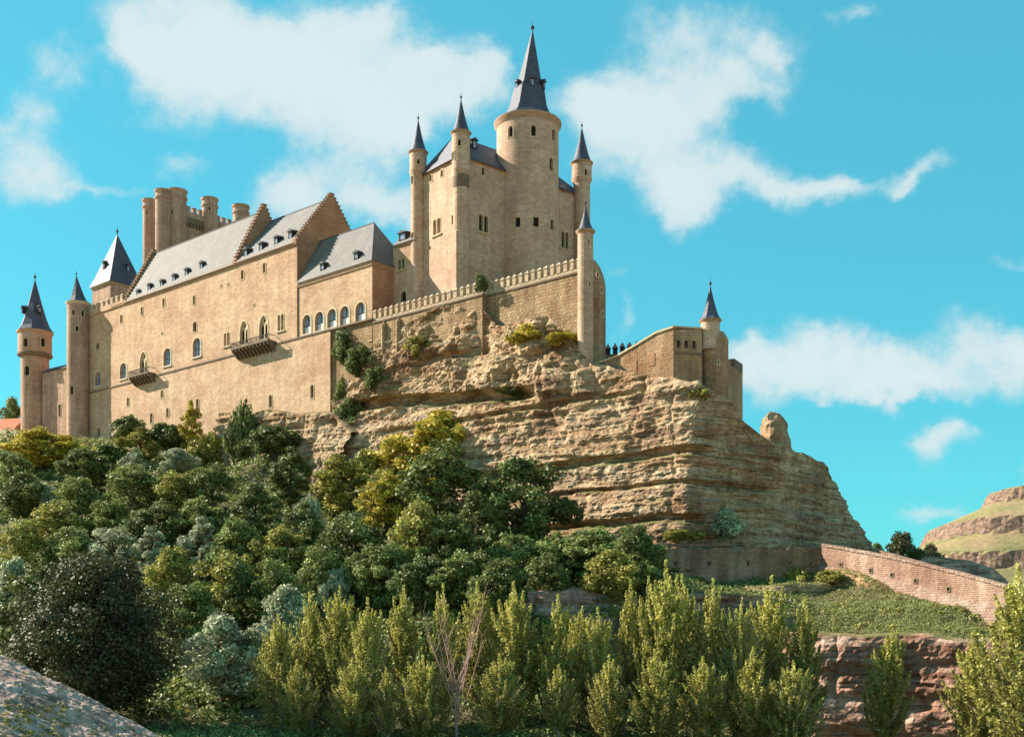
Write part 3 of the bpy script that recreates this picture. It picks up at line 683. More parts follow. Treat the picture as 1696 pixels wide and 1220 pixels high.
def drum(root, c, r, z0, z1, mat, wins=(), n=32, name='wall'):
    """round wall with real openings; wins = (kind, px, py centre, w px, h px[, label])"""
    mp = cyl(c, r); holes = []; Yn = c.y-r
    for w in wins:
        kind, px, py, wp, hp = w[:5]
        u, zc = cyl_uv(c, r, px, py); hh = hp/FPX*Yn; ww = wp/FPX*Yn/max(.35, math.cos(u/r+math.atan2(px-CX, FPX)))
        window(root, mp, holes, kind, u, min(ww, hh*.8), zc-hh/2, zc+hh/2, glass='dark_void', depth=.45, label=w[5] if len(w) > 5 else None)
    H = math.pi*r; b = MB()
    sheet(b, mp, [(-H, z0), (H, z0), (H, z1), (-H, z1)], holes, [(-H+2*H*i/n) for i in range(1, n)], depth=.45)
    return b.build(name, mat, root)
def at(px, Y, z=0): return Vector(((px-CX)/FPX*Y, Y, z))
def zof(py, Y): return (HY-py)/FPX*Y
def fwins(root, fr, u, holes, lst, glass='dark_void'):
    for w in lst:
        kind, px, py, wp, hp = w[:5]
        s0, s1 = fr.s_at(px-wp/2, u), fr.s_at(px+wp/2, u); _, za = fr.sz(px, py+hp/2, u); _, zb = fr.sz(px, py-hp/2, u)
        window(root, fr.map(u), holes, kind, (s0+s1)/2, abs(s1-s0), za, zb, glass=w[6] if len(w) > 6 else ('window_glass' if kind == 'arch' else glass), label=w[5] if len(w) > 5 else None)
def wallbox(mb, fr, s0, s1, u0, u1, z0, z1):
    mb.box(fr.W(s0, u0, z0), fr.t*(s1-s0), fr.k*(u1-u0), UP*(z1-z0))
def merlons(root, fr, ss, u, z, w=.62, d=.6, h=1.35, mat='merlon_stone', cap=.45, zf=None):
    me = None
    for s in ss:
        zz = z if zf is None else zf(s); p = fr.W(s, u, zz)
        if me is None:
            b = MB(); q = [(-w/2, -d/2), (w/2, -d/2), (w/2, d/2), (-w/2, d/2)]
            tp = [Vector((x, y, h)) for x, y in q]; bt = [Vector((x, y, 0)) for x, y in q]; wd = [Vector((x*1.25, y*1.25, h)) for x, y in q]; w2 = [v+UP*.12 for v in wd]
            for i in range(4):
                j = (i+1) % 4; b.poly([bt[i], bt[j], tp[j], tp[i]]); b.poly([wd[i], wd[j], w2[j], w2[i]]); b.poly([w2[i], w2[j], Vector((0, 0, h+.12+cap))])
            b.poly(wd[::-1])
            o = b.build('merlon', mat); me = o.data; bpy.data.objects.remove(o)
        inst('merlon', me, root, p, math.atan2(fr.t.y, fr.t.x))
def dormer(root, fr, s, u, z, w=1.15, h=1.35, d=1.9, flat=True, roofmat='slate'):
    """small roof dormer: cheeks and front (dormer) > window, roof"""
    b = MB(); b.box(fr.W(s-w/2, u, z), fr.t*w, fr.k*d, UP*h); o = b.build('dormer', 'dark_wood', root)
    r = MB(); e = .22
    q = [fr.W(s-w/2-e, u-.3, z+h), fr.W(s+w/2+e, u-.3, z+h), fr.W(s+w/2+e, u+d, z+h+.35), fr.W(s-w/2-e, u+d, z+h+.35)]
    m0, m1 = fr.W(s, u-.3, z+h+.5), fr.W(s, u+d, z+h+.75)
    r.poly([q[0], m0, m1, q[3]]); r.poly([q[1], q[2], m1, m0]); r.poly([q[0], q[1], m0]); r.poly(q[::-1])
    r.build('dormer_roof', roofmat, o)
    p = MB(); p.poly([fr.W(s-w*.32, u-.04, z+.25), fr.W(s+w*.32, u-.04, z+.25), fr.W(s+w*.32, u-.04, z+h-.15), fr.W(s-w*.32, u-.04, z+h-.15)])
    p.build('pane', 'window_glass', o)
    for x in (-.42, .3):
        t = MB(); t.box(fr.W(s+w*x, u-.1, z+.1), fr.t*w*.12, fr.k*.1, UP*(h-.1)); t.build('frame', 'dark_wood', o)
    return o
def roofpoint(fr, slope, px, py):
    """ray hits the plane z = z0 + slope*(u-u0) of a roof; slope=(z0,u0,k)"""
    z0, u0, k = slope; r = ray(px, py); o = fr.o
    # u = (P-o).k ; P = r*t
    a = r.z-k*r.dot(fr.k); b = z0-k*(o.dot(fr.k)+u0)
    t = b/a; p = r*t
    return (p-o).dot(fr.t), (p-o).dot(fr.k), p.z

# ------------------------------------------------------------------ palace
def build_palace():
    sL, sR = F.s_at(138), F.s_at(492); sB = F.s_at(547); zs = 54.6; ze = 72.2
    c0 = F.W(sL, 0, 40)
    R = thing('palace', 'long golden stone palace wing with grey roofs and stepped gables', 'palace', c0)
    holes = []
    W = [('slit',201,528,3.6,14),('slit',235,515,3.6,14),('slit',271,500.5,3.8,14),('slit',321.5,497,4,16),('slit',401.3,455,4.4,16),('slit',437.6,443.5,4.6,17),
         ('slit',162,573,5,12),('slit',322.6,541,6,17),
         ('arch',162.5,627,9,24),('arch',204,614,10.5,26),('arch',277,591,12,29),('arch',326,575,13,31),
         ('gothic',237.5,601,12,36),('twin',375.5,562,9,22),('gothic',404,551,13,38),('gothic',436.5,542,14,38),('twin',465,534,10.5,27),
         ('slit',212,665,4,15),('slit',268.3,652,4,13),('slit',327,670,4.6,20),('slit',277.5,683,4.2,16),('slit',250.6,692,4.2,17),('slit',163.8,716,4.2,16),('slit',144,706,4,16),
         ('slit',448,664,5.4,21),('slit',517,648,5.6,22),('rect',378,471,2.2,4),('rect',366,474,2.2,4),('rect',420.5,505,2,3.5),('rect',268,552,2,3.5)]
    fwins(R, F, 0, holes, W)
    b = MB(); sheet(b, F.map(0), [(sL, 30), (sB, 30), (sB, zs), (sR, zs), (sR, ze), (sL, ze)], holes, depth=.5)
    b.build('facade', 'facade_stone', R)
    b = MB(); wallbox(b, F, sB-.02, sB+.01, 0, 6, 30, zs)                                    # corner return beside the rock
    b.prism([F.W(sR, .003, ze), F.W(sR, .003, zs+.1), F.W(sR, 17, zs+.1), F.W(sR, 17, ze)], -F.t*.3)
    b.poly([F.W(sL, 0, 30), F.W(sL, 17, 30), F.W(sL, 17, ze), F.W(sL, 0, ze)]); b.poly([F.W(sL, 17, 30), F.W(sR, 17, 30), F.W(sR, 17, ze), F.W(sL, 17, ze)])
    b.build('side_wall', 'brick_stone', R)
    # string course
    b = MB(); wallbox(b, F, sL+1, sB-.2, -.16, .1, zs-.28, zs+.02); b.build('string_course', 'dark_stone', R)
    sA0, sA1 = F.s_at(209), F.s_at(388)
    b = MB(); wallbox(b, F, sA0-6, sR+.12, -.34, .12, ze-.02, ze+.3); wallbox(b, F, sA0-6, sR+.06, -.2, .12, ze-.36, ze-.02); b.build('cornice', 'cornice_brick', R)
    # roofs
    def roof(name, s0, s1, hw, z0, zr, e=.45):
        r = MB(); k = (zr-z0)/hw; zz = z0-k*e*.5
        a = [F.W(s0, -e, zz), F.W(s1, -e, zz), F.W(s1, hw, zr), F.W(s0, hw, zr), F.W(s1, 2*hw+e, zz), F.W(s0, 2*hw+e, zz)]
        r.poly([a[0], a[1], a[2], a[3]]); r.poly([a[3], a[2], a[4], a[5]]); r.poly([a[0], a[3], a[5]]); r.poly([a[1], a[4], a[2]]); r.poly([a[0], a[5], a[4], a[1]])
        o = r.build(name, 'slate', R)
        q = MB(); q.tube(F.W(s0, hw, zr), F.W(s1, hw, zr), .16, .16, 6); q.build('ridge', 'lead', o)
        return k
    hA, zA, hB, zB = 6.9, 84.6, 8.45, 82.9
    kA = roof('roof', sA0, sA1, hA, ze+.3, zA); kB = roof('roof', sA1, sR-.5, hB, ze+.3, zB)
    def gable(s, hw, zp, th=.8, n=17, ww='brick_stone'):
        pts = [(-.35, ze-.3), (-.35, ze+.75)]
        for i in range(n):
            u = -.35+(hw+.35-.5)*(i+1)/n; z = ze+.75+(zp+.75-ze-.75)*(i+1)/n
            pts += [(u, pts[-1][1]), (u, z)]
        pts += [(hw+.5, pts[-1][1])]
        for i in range(n):
            z = zp+.75-(zp+.75-ze-.75)*(i+1)/n; u = hw+.5+(hw+.35-.5)*(i+1)/n
            pts += [(pts[-1][0], z), (u, z)]
        pts += [(2*hw+.35, ze-.3)]
        g = MB(); g.prism([F.W(s, u, z) for u, z in pts], F.t*th); o = g.build('stepped_gable', ww, R)
        me = None
        for i in range(3, len(pts)-1):
            (u0, z0), (u1, z1) = pts[i-1], pts[i]
            if abs(z0-z1) < 1e-6 and abs(u1-u0) < 3:
                c = MB(); wallbox(c, Frame(F.W(s, 0, 0), F.t, F.k), -.1, th+.1, min(u0, u1)-.08, max(u0, u1)+.02, z0+.003, z0+.2); c.build('coping', 'dark_stone', o)
    gable(sA0-.6, hA, zA); gable(sA1-.2, hA, zA+.4); gable(sR-.75, hB, zB, th=.76)
    for (px, py) in ((227,487),(247,477.5),(267.5,471),(288,462),(308.7,452.5),(333.5,441.5)):
        s, u, z = roofpoint(F, (ze+.3, 0, kA), px, py+5); dormer(R, F, s, max(u, .25), z)
    for (px, py) in ((407,420.5),(432,411),(457.5,401),(481,391.5)):
        s, u, z = roofpoint(F, (ze+.3, 0, kB), px, py+5); dormer(R, F, s, max(u, .25), z, w=1.25, h=1.45)
    # battlements at the left end
    ss = np.linspace(F.s_at(147), sA0-1.6, 8)
    b = MB(); wallbox(b, F, F.s_at(143), sA0-.7, -.25, .35, ze-.3, ze+.75); b.build('parapet', 'facade_stone', R)
    merlons(R, F, ss, .05, ze+.75, w=.9, d=.6, h=1.0)
    # balconies
    for (pl, pr, py) in ((217, 249, 634), (387, 448, 582)):
        sc_ = (pl+pr)/2; s0, s1 = F.s_at(pl, -1.2), F.s_at(pr, -1.2); z = zs+.12; dd = 1.9
        b = MB(); wallbox(b, F, s0, s1, -dd, -.03, z, z+.3); bal = b.build('balcony', 'dark_stone', R)
        nr = int((s1-s0)/.38)
        r = MB(); wallbox(r, F, s0, s1, -dd, -dd+.09, z+1.25, z+1.37)
        wallbox(r, F, s0, s0+.09, -dd+.1, -.03, z+1.25, z+1.37); wallbox(r, F, s1-.09, s1, -dd+.1, -.03, z+1.25, z+1.37); r.build('handrail', 'dark_wood', bal)
        for i in range(nr+1):
            r = MB(); s = s0+.03+(s1-s0-.1)*i/nr; wallbox(r, F, s, s+.10, -dd+.01, -dd+.09, z+.3, z+1.25); r.build('baluster', 'dark_wood', bal)
        nc = max(4, int((s1-s0)/1.15))
        for i in range(nc+1):
            s = s0+.1+(s1-s0-.55)*i/nc; r = MB()
            r.prism([F.W(s, -.02, z), F.W(s, -dd+.1, z), F.W(s, -dd+.15, z-.4), F.W(s, -1.1, z-.75), F.W(s, -.7, z-1.3), F.W(s, -.02, z-1.7)], F.t*.4); r.build('bracket', 'dark_stone', bal)
build_palace()

def build_annex():
    s0, s1 = F.s_at(492.5)+.05, 0.0; zs, ze = 54.6, 64.3; D = 10.5
    R = thing('gallery_building', 'lower hipped-roof building with five arched windows beside the palace', 'building', F.W(s0, 0, zs))
    holes = []
    fwins(R, F, .2, holes, [('arch', x, y, w*1.12, 31) for x, y, w in ((508,537,12),(529,532,12.6),(549.7,527,13),(570.8,522.5,13.4),(596.8,516,14))])
    b = MB(); sheet(b, F.map(.2), [(s0, zs-.3), (s1, zs-.3), (s1, ze), (s0, ze)], holes, depth=.5); b.build('facade', 'facade_stone', R)
    for i, x in enumerate((508,529,549.7,570.8,596.8)):            # pale lower blinds behind the glass
        sa, sb = F.s_at(x-5, .2), F.s_at(x+5.5, .2); q = MB(); y = (537,532,527,522.5,516)[i]
        za = F.sz(x, y+15, .2)[1]; zb = F.sz(x, y+3.5, .2)[1]; q.box(F.W(sa, .2+.36, za), F.t*(sb-sa), F.k*.04, UP*(zb-za)); q.build('blind', 'blind', R)
    b = MB(); b.poly([F.W(s1, .2, 44), F.W(s1, D, 44), F.W(s1, D, ze), F.W(s1, .2, ze)]); b.poly([F.W(s0, D, 44), F.W(s1, D, 44), F.W(s1, D, ze), F.W(s0, D, ze)]); b.build('side_wall', 'brick_stone', R)
    b = MB(); wallbox(b, F, F.s_at(547)+.1, s1, .45, 3, 38, zs-.3); b.build('foundation', 'rubble_stone', R)
    b = MB(); wallbox(b, F, s0, s1+.25, -.1, D, ze-.02, ze+.28); wallbox(b, F, s0, s1+.12, .02, D-.2, ze-.4, ze-.02); b.build('cornice', 'cornice_brick', R)
    b = MB(); wallbox(b, F, s0, s1+.2, -.05, 1, zs-.28, zs+.02); b.build('string_course', 'dark_stone', R)
    b = MB(); e = .45; h = D/2+.1; zr = 73.8; z = ze+.28
    a = [F.W(s0, -e+.2, z), F.W(s1+e, -e+.2, z), F.W(s1+e, D+e, z), F.W(s0, D+e, z)]; r0, r1 = F.W(s0, h, zr), F.W(s1-h*.95, h, zr)
    b.poly([a[0], a[1], r1, r0]); b.poly([a[1], a[2], r1]); b.poly([a[2], a[3], r0, r1]); b.poly([a[3], a[0], r0]); b.poly(a[::-1]); ro = b.build('roof', 'slate', R)
    q = MB(); q.tube(a[1], r1, .1, .1); q.tube(r0, r1, .12, .12); q.build('ridge', 'lead', ro)
    k = (zr-z)/(h+e-.2)
    for (px, py) in ((534, 442), (590, 424)):
        s, u, zz = roofpoint(F, (z, -e+.2, k), px, py+6); dormer(R, F, s, u, zz, w=1.3, h=1.2)
    # link building
    R = thing('link_building', 'small two-window building tucked between gallery building and keep', 'building', F.W(2, 5.2, 50))
    Z = F.sz(665, 407, 5.2)[1]; holes = []; sa, sb = -.02, F.s_at(690, 5.2)
    fwins(R, F, 5.2, holes, [('twin', 665, 437.5, 11, 17), ('arch', 668.5, 491, 9, 18, None, 'dark_void')])
    b = MB(); sheet(b, F.map(5.2), [(sa, 46), (sb, 46), (sb, Z), (sa, Z)], holes, depth=.45); b.build('wall', 'facade_stone', R)
    b = MB(); wallbox(b, F, sa+.3, sb, 5.0, 12, Z, Z+.3); b.build('cornice', 'cornice_brick', R)
    b = MB(); b.prism([F.W(sa+.3, 4.8, Z+.3), F.W(sa+.3, 7.6, Z+3.4), F.W(sa+.3, 12, Z+.3)], F.t*(sb-sa-.3)); b.build('roof', 'slate', R)
    s, u, zz = F.s_at(668, 5.6), 5.4, Z+.9; dormer(R, F, s, u, zz, w=2.0, h=1.4, d=2)
build_annex()

# ------------------------------------------------------------------ west round tower, slim turret, link wall
def build_left():
    Y = 274; c = at(58, Y, 44)
    R = thing('round_tower', 'outermost left round tower with dark conical spire', 'tower', c)
    r1, r2 = 22/FPX*Y, 26.3/FPX*Y
    drum(R, c, r1, 40, zof(592, Y), 'tower_stone', [('slit', 44, 613, 8, 16)])
    drum(R, c, r2, zof(588, Y), zof(552, Y)+.1, 'tower_stone', [('rect', 42, 567, 6.5, 14), ('rect', 71.5, 567, 6.5, 14)], name='upper_wall')
    rings(R, c, [(r1, zof(594, Y)), (r2+.18, zof(590, Y)), (r2+.18, zof(587.5, Y)), (r2, zof(586.5, Y))], 'dark_stone')
    rings(R, c, [(r2, zof(555, Y)), (r2+.3, zof(553, Y)), (r2+.35, zof(550.5, Y)), (.1, zof(550.5, Y))], 'cornice_brick', name='eave')
    spire(R, c, r2, zof(550, Y), zof(463, Y), 8, rot=.2)
    for a in (-.9, .75):
        z = zof(522, Y); fr = Frame(c-UP*c.z, Vector((math.cos(a), math.sin(a), 0)), Vector((-math.sin(a), math.cos(a), 0)))
        dormer(R, fr, 0, -2.9, z, w=.8, h=1.3, d=1.6, roofmat='spire_slate')
    Y = 262.5; c = at(130, Y, 42); R = thing('corner_turret', 'slim round turret with small cone at the palace left corner', 'turret', c)
    rr = 18.2/FPX*Y
    drum(R, c, rr, 36, zof(503, Y)+.1, 'tower_stone', [('slit', 121.5, 517, 4, 9), ('rect', 137, 519, 4, 10), ('slit', 127.5, 544, 4.4, 9), ('rect', 118.5, 646, 5, 14)])
    rings(R, c, [(rr, zof(507, Y)), (rr+.25, zof(505, Y)), (rr+.3, zof(502.5, Y)), (.1, zof(502.5, Y))], 'trim_stone', name='eave')
    spire(R, c, rr*.86, zof(502.4, Y), zof(456, Y), 8, flare=1.22, lean=(-.5, 0))
    # connecting wall
    a, b = at(70, 271.5), at(117, 264.5); fr = Frame(a, b-a, Vector((-(b-a).y, (b-a).x, 0))); l = (b-a).length; zt = zof(611, 267)
    R = thing('connecting_wall', 'plain wall joining the outer round tower to the corner turret', 'wall', at(90, 268, 46))
    h = []; q = MB(); window(R, fr.map(0), h, 'rect', l*.62, 1.0, zt-11, zt-8.2, glass='dark_void')
    sheet(q, fr.map(0), [(0, 40), (l, 40), (l, zt), (0, zt)], h, depth=.4); wallbox(q, fr, 0, l, .6, 2.4, 40, zt); q.build('wall', 'tower_stone', R)
    q = MB(); q.prism([fr.W(0, -.3, zt+.01), fr.W(0, 1.4, zt+1.3), fr.W(0, 3, zt+.01)], fr.t*l); q.build('roof', 'spire_slate', R)
    # square tower with pyramid roof
    u0 = 5.5; s1 = F.s_at(183, u0); w = 8.2; ze = F.sz(183, 468, u0)[1]
    R = thing('square_tower', 'square tower under a tall dark pyramid roof behind the left battlements', 'tower', F.W(s1-w/2, u0+w/2, 60))
    h = []; q = MB(); sheet(q, F.map(u0), [(s1-w, 58), (s1, 58), (s1, ze), (s1-w, ze)], h)
    q.poly([F.W(s1, u0, 58), F.W(s1, u0+w, 58), F.W(s1, u0+w, ze), F.W(s1, u0, ze)]); q.poly([F.W(s1-w, u0, 58), F.W(s1-w, u0+w, 58), F.W(s1-w, u0+w, ze), F.W(s1-w, u0, ze)]); q.poly([F.W(s1-w, u0+w, 58), F.W(s1, u0+w, 58), F.W(s1, u0+w, ze), F.W(s1-w, u0+w, ze)])
    q.build('wall', 'tower_stone', R)
    q = MB(); wallbox(q, F, s1-w-.25, s1+.25, u0-.25, u0+w+.25, ze, ze+.3); q.build('cornice', 'trim_stone', R)
    e = .55; z = ze+.3; top = F.W(s1-w/2, u0+w/2, zof(361, 262)); k = MB(); c4 = [F.W(s1-w-e, u0-e, z), F.W(s1+e, u0-e, z), F.W(s1+e, u0+w+e, z), F.W(s1-w-e, u0+w+e, z)]
    m4 = [p.lerp(Vector((top.x, top.y, p.z)), .2)+UP*2.3 for p in c4]
    for i in range(4): k.poly([c4[i], c4[(i+1) % 4], m4[(i+1) % 4], m4[i]]); k.poly([m4[i], m4[(i+1) % 4], top])
    k.poly(c4[::-1]); ro = k.build('roof', 'spire_slate', R)
    k = MB(); k.lathe(Vector((top.x, top.y, 0)), [(.1, top.z-.2), (.14, top.z+.3), (.3, top.z+.6), (.3, top.z+.85), (.06, top.z+1.1), (.03, top.z+1.9)], 8); k.build('finial', 'lead', ro)
    dormer(R, F, s1-w*.55, u0+.9, z+4.0, w=.9, h=1.5, d=1.5, roofmat='spire_slate')
    g = Frame(F.W(s1, u0, 0), F.k, -F.t); dormer(R, g, w*.62, .9, z+3.6, w=.9, h=1.5, d=1.5, roofmat='spire_slate')
build_left()

# ------------------------------------------------------------------ great crenellated tower behind
def build_great_tower():
    u0 = 22; s1 = F.s_at(296, u0); wN = s1-F.s_at(243, u0); g0 = Frame(F.W(s1, u0, 0), F.k, -F.t); wT = g0.s_at(398); zt = zof(362, g0.W(g0.s_at(322), 0, 0).y)
    R = thing('great_tower', 'massive pinkish tower with clustered round turrets behind the palace roof', 'tower', F.W(s1, u0, 60))
    g = Frame(F.W(s1, u0, 0), F.k, -F.t); h = []; q = MB(); hh = []
    mp = g.map(0)
    sheet(q, F.map(u0), [(s1-wN, 58), (s1, 58), (s1, zt), (s1-wN, zt)], hh)
    sheet(q, mp, [(0, 58), (wT, 58), (wT, zt), (0, zt)], h); q.poly([F.W(s1-wN, u0, 58), F.W(s1-wN, u0+wT, 58), F.W(s1-wN, u0+wT, zt), F.W(s1-wN, u0, zt)])
    q.poly([F.W(s1-wN, u0+wT, 58), F.W(s1, u0+wT, 58), F.W(s1, u0+wT, zt), F.W(s1-wN, u0+wT, zt)]); q.poly([F.W(s1-wN, u0, zt), F.W(s1, u0, zt), F.W(s1, u0+wT, zt), F.W(s1-wN, u0+wT, zt)])
    q.build('wall', 'tower_stone', R)
    # machicolated belt under the parapet
    q = MB(); wallbox(q, g, 1, wT, -.5, 0, zt-1.6, zt-.2)
    for i in range(int((wT-2)/.9)): wallbox(q, g, 1.2+i*.9, 1.6+i*.9, -.45, 0, zt-2.5, zt-1.6)
    q.build('corbel_row', 'dark_stone', R)
    Ym = F.W(s1, u0, 0).y
    def turret(px, Y, r, ptop, zb, wins=()):
        c = at(px, Y); z1 = zof(ptop, Y)
        t = drum(R, c, r, zb, z1-.1, 'tower_stone', wins, n=24, name='turret')
        b = MB(); b.lathe(c, [(r, z1-2.4), (r+.22, z1-2.1), (r+.22, z1-1.7), (r, z1-1.5)], 24); b.build('string_course', 'tower_stone', t); b = MB(); b.lathe(c, [(r, z1-.8), (r+.22, z1-.5), (r+.25, z1), (r-.5, z1+.02), (r-.5, z1-1.2), (0, z1-1.2)], 24); b.build('cornice', 'tower_stone', t)
    k = FPX
    turret(248.5, F.W(s1-wN, u0, 0).y, 11.8/k*Ym, 332, 60, [('slit', 243, 352, 3, 8)])
    turret(271, Ym-1.0, 13.2/k*Ym, 316.5, 60, [('rect', 283, 337, 2.6, 7)])
    turret(293.5, Ym+.4, 15/k*Ym, 316, 60, [('slit', 285, 351, 3.4, 9)])
    Yt = g.W(g.s_at(345), 0, 0).y; turret(347.5, Yt, 12.6/k*Yt, 329.5, 80, [('slit', 347, 345, 3, 6)])
    Yt = g.W(wT, 0, 0).y; turret(399, Yt, 13/k*Yt, 341.5, 80)
    b = MB(); wallbox(b, g, 1, wT, -.3, .4, zt-.2, zt+1.2); b.build('parapet', 'tower_stone', R)
    ss = [s for s in np.arange(2.6, wT-.5, 1.7)]
    merlons(R, g, ss, .05, zt+1.2, w=.95, d=.7, h=1.1, mat='tower_stone', cap=.25)
    b = MB(); a = at(262, Ym-2.6, zof(392, Ym)); wallbox(b, F, s1-6.2, s1-2.6, -1.4+u0, u0, 60, zof(362, Ym)); b.build('niche', 'dark_stone', R)
build_great_tower()

# ------------------------------------------------------------------ keep
KA = Vector((-.64, .768, 0)).normalized(); KB = Vector((.768, .64, 0)).normalized()
KC = at(762.5, 192.3)
KR = Frame(KC, KB, KA); KL = Frame(KC, -KA, KB)
def build_keep():
    ze = 79.3; LA, LB = 12.0, 28.2
    R = thing('keep', 'tall keep with corner turrets and steep dark roof', 'keep', Vector((KC.x, KC.y, 50)))
    h = []
    fwins(R, KL, 0, h, [('slit', 713.5, 295, 4.2, 11), ('slit', 732, 287, 4.4, 12), ('twin', 723.5, 375.5, 12.5, 26), ('rect', 750.2, 364, 4, 15)])
    b = MB(); sheet(b, KL.map(0), [(-LA, 46), (0, 46), (0, ze), (-LA, ze)], h, depth=.5); b.build('wall', 'keep_stone', R)
    h = []
    fwins(R, KR, 0, h, [('slit', 800, 284, 5.2, 13), ('twin', 800.5, 370.5, 16, 28), ('slit', 932, 314, 4.6, 11), ('twin', 935.5, 398, 12, 28)])
    b = MB(); sheet(b, KR.map(0), [(0, 46), (LB, 46), (LB, ze), (0, ze)], h, depth=.5)
    b.build('wall', 'keep_stone', R)
    b = MB(); b.poly([KR.W(LB, 0, 46), KR.W(LB, LA, 46), KR.W(LB, LA, ze), KR.W(LB, 0, ze)]); b.poly([KR.W(0, LA, 46), KR.W(LB, LA, 46), KR.W(LB, LA, ze), KR.W(0, LA, ze)]); b.build('wall', 'keep_stone', R)
    b = MB(); b.box(KR.W(-.15, -.15, ze), KB*(LB+.3), KA*(LA+.3), UP*.25); b.build('cornice', 'brick_stone', R)
    e = .45; z = ze+.25; zr = 86.0; hw = LA/2
    a = [KR.W(-e, -e, z), KR.W(LB+e, -e, z), KR.W(LB+e, LA+e, z), KR.W(-e, LA+e, z)]; r0, r1 = KR.W(hw*.55, hw, zr), KR.W(LB-hw*.7, hw, zr)
    b = MB(); b.poly([a[0], a[1], r1, r0]); b.poly([a[1], a[2], r1]); b.poly([a[2], a[3], r0, r1]); b.poly([a[3], a[0], r0]); b.poly(a[::-1]); b.build('roof', 'spire_slate', R)
    s, u, zz = roofpoint(KR, (z, -e, (zr-z)/(hw+e)), 786, 247); dormer(R, KR, s, u, zz, w=1.1, h=1.5, d=2.2, roofmat='spire_slate')
    dormer(R, KL, -2.1, .9, z+1.3, w=.9, h=1.9, d=1.6, roofmat='spire_slate')
    def turret(px, Y, r, rh, zb, zh, zc, za, wins, hwins, low=None):
        c = at(px, Y); t = drum(R, c, r, zb, zh+.2, 'keep_stone', wins, n=24, name='turret')
        drum(t, c, rh, zh, zc, 'keep_stone', hwins, n=24, name='turret_head')
        b = MB(); b.lathe(c, [(r, zh-.9), (rh+.08, zh), (rh+.08, zh+.15), (rh, zh+.18)], 24); b.build('corbel_ring', 'keep_stone', t, smooth=True); b = MB(); b.lathe(c, [(rh, zc-.35), (rh+.25, zc-.12), (rh+.3, zc), (.1, zc)], 24); b.build('cornice', 'cornice_brick', t, smooth=True)
        spire(t, c, rh, zc+.003, za, 12, smooth=True)
        return t, c
    turret(692.7, 201.3, 1.28, 1.50, 46, zof(285, 201), 83.9, 89.6, [('slit', 682.5, 298, 3.6, 14), ('rect', 682.5, 392, 4.4, 14)], [('slit', 693, 267.5, 4.6, 8)])
    t, c = turret(763.5, 192.6, 1.28, 1.50, 62, zof(281, 192), 83.55, 89.2, [], [('slit', 760.7, 236, 4.8, 11), ('rect', 749.5, 259, 4, 14)])
    b = MB(); b.lathe(c, [(1.3, zof(281, 192)-.8), (1.42, zof(281, 192)-1.6), (1.34, zof(281, 192)-1.9), (1.42, zof(281, 192)-2.5), (1.3, zof(281, 192)-3)], 20); b.build('corbel_ring', 'dark_stone', t, smooth=True)
    b = MB(); b.lathe(c, [(1.2, 67.2), (1.45, 66.8), (1.45, 46)], 8, rot=.25); b.build('buttress', 'keep_stone', R)
    turret(963.6, 209.5, 1.5, 1.80, 46, zof(300, 210), 85.35, 91.9, [], [('slit', 970.5, 286, 4.4, 12)])
    # round tower on the keep's right face
    c = at(874, 202.2, 50); r = 5.45
    R = thing('main_round_tower', 'great round tower with a tall two-stage slate spire, highest of the castle', 'tower', c)
    zt = 89.0
    drum(R, c, r, 46, zt, 'keep_stone', [('slit', 845.5, 218, 7.5, 18), ('slit', 883.7, 216.5, 7.8, 18), ('slit', 917, 223.5, 5.6, 19), ('rect', 913, 272.5, 6, 21), ('rect', 857.5, 368, 8.6, 16), ('rect', 888, 367.5, 9.6, 16), ('rect', 914.5, 372.5, 5.6, 17)], n=56)
    rings(R, c, [(r, zt-.9), (r+.15, zt-.7), (r+.2, zt-.4), (r+.5, zt-.05), (r+.52, zt+.25), (.1, zt+.25)], 'cornice_brick', 56)
    z0 = zt+.26; za = zof(50, 202); hgt = za-z0; lean = (.85, 0)
    b = MB(); off = lambda z: (lean[0]*min(1, (z-z0)/hgt), 0); zm = zof(136, 200)
    b.lathe(c, [(4.9, z0-.01), (5.0, z0), (4.75, z0+.55), (4.1, z0+1.4), (3.55, z0+2.6), (2.85, zm-.5), (2.5, zm)], 8, off, rot=.32); sp = b.build('lower_spire', 'spire_slate', R)
    b = MB(); b.lathe(c, [(2.62, zm-.02), (2.62, zm+.12), (2.36, zm+.2), (1.2, zm+(za-zm)*.52), (.08, za)], 8, off, rot=.32); s2 = b.build('upper_spire', 'spire_slate', R)
    b = MB(); t = Vector((c.x+lean[0], c.y, 0)); b.lathe(t, [(.12, za-.3), (.15, za+.2), (.34, za+.4), (.38, za+.6), (.15, za+.85), (.05, za+1), (.03, za+1.9)], 8); b.build('finial', 'lead', s2)
    for ang in (-1.05, .12, 1.0):
        fr = Frame(Vector((c.x+.5, c.y, 0)), Vector((math.cos(ang), math.sin(ang), 0)), Vector((-math.sin(ang), math.cos(ang), 0)))
        dormer(R, fr, 0, -2.75, zm-1.0, w=.65, h=1.35, d=1.2, roofmat='spire_slate')
build_keep()

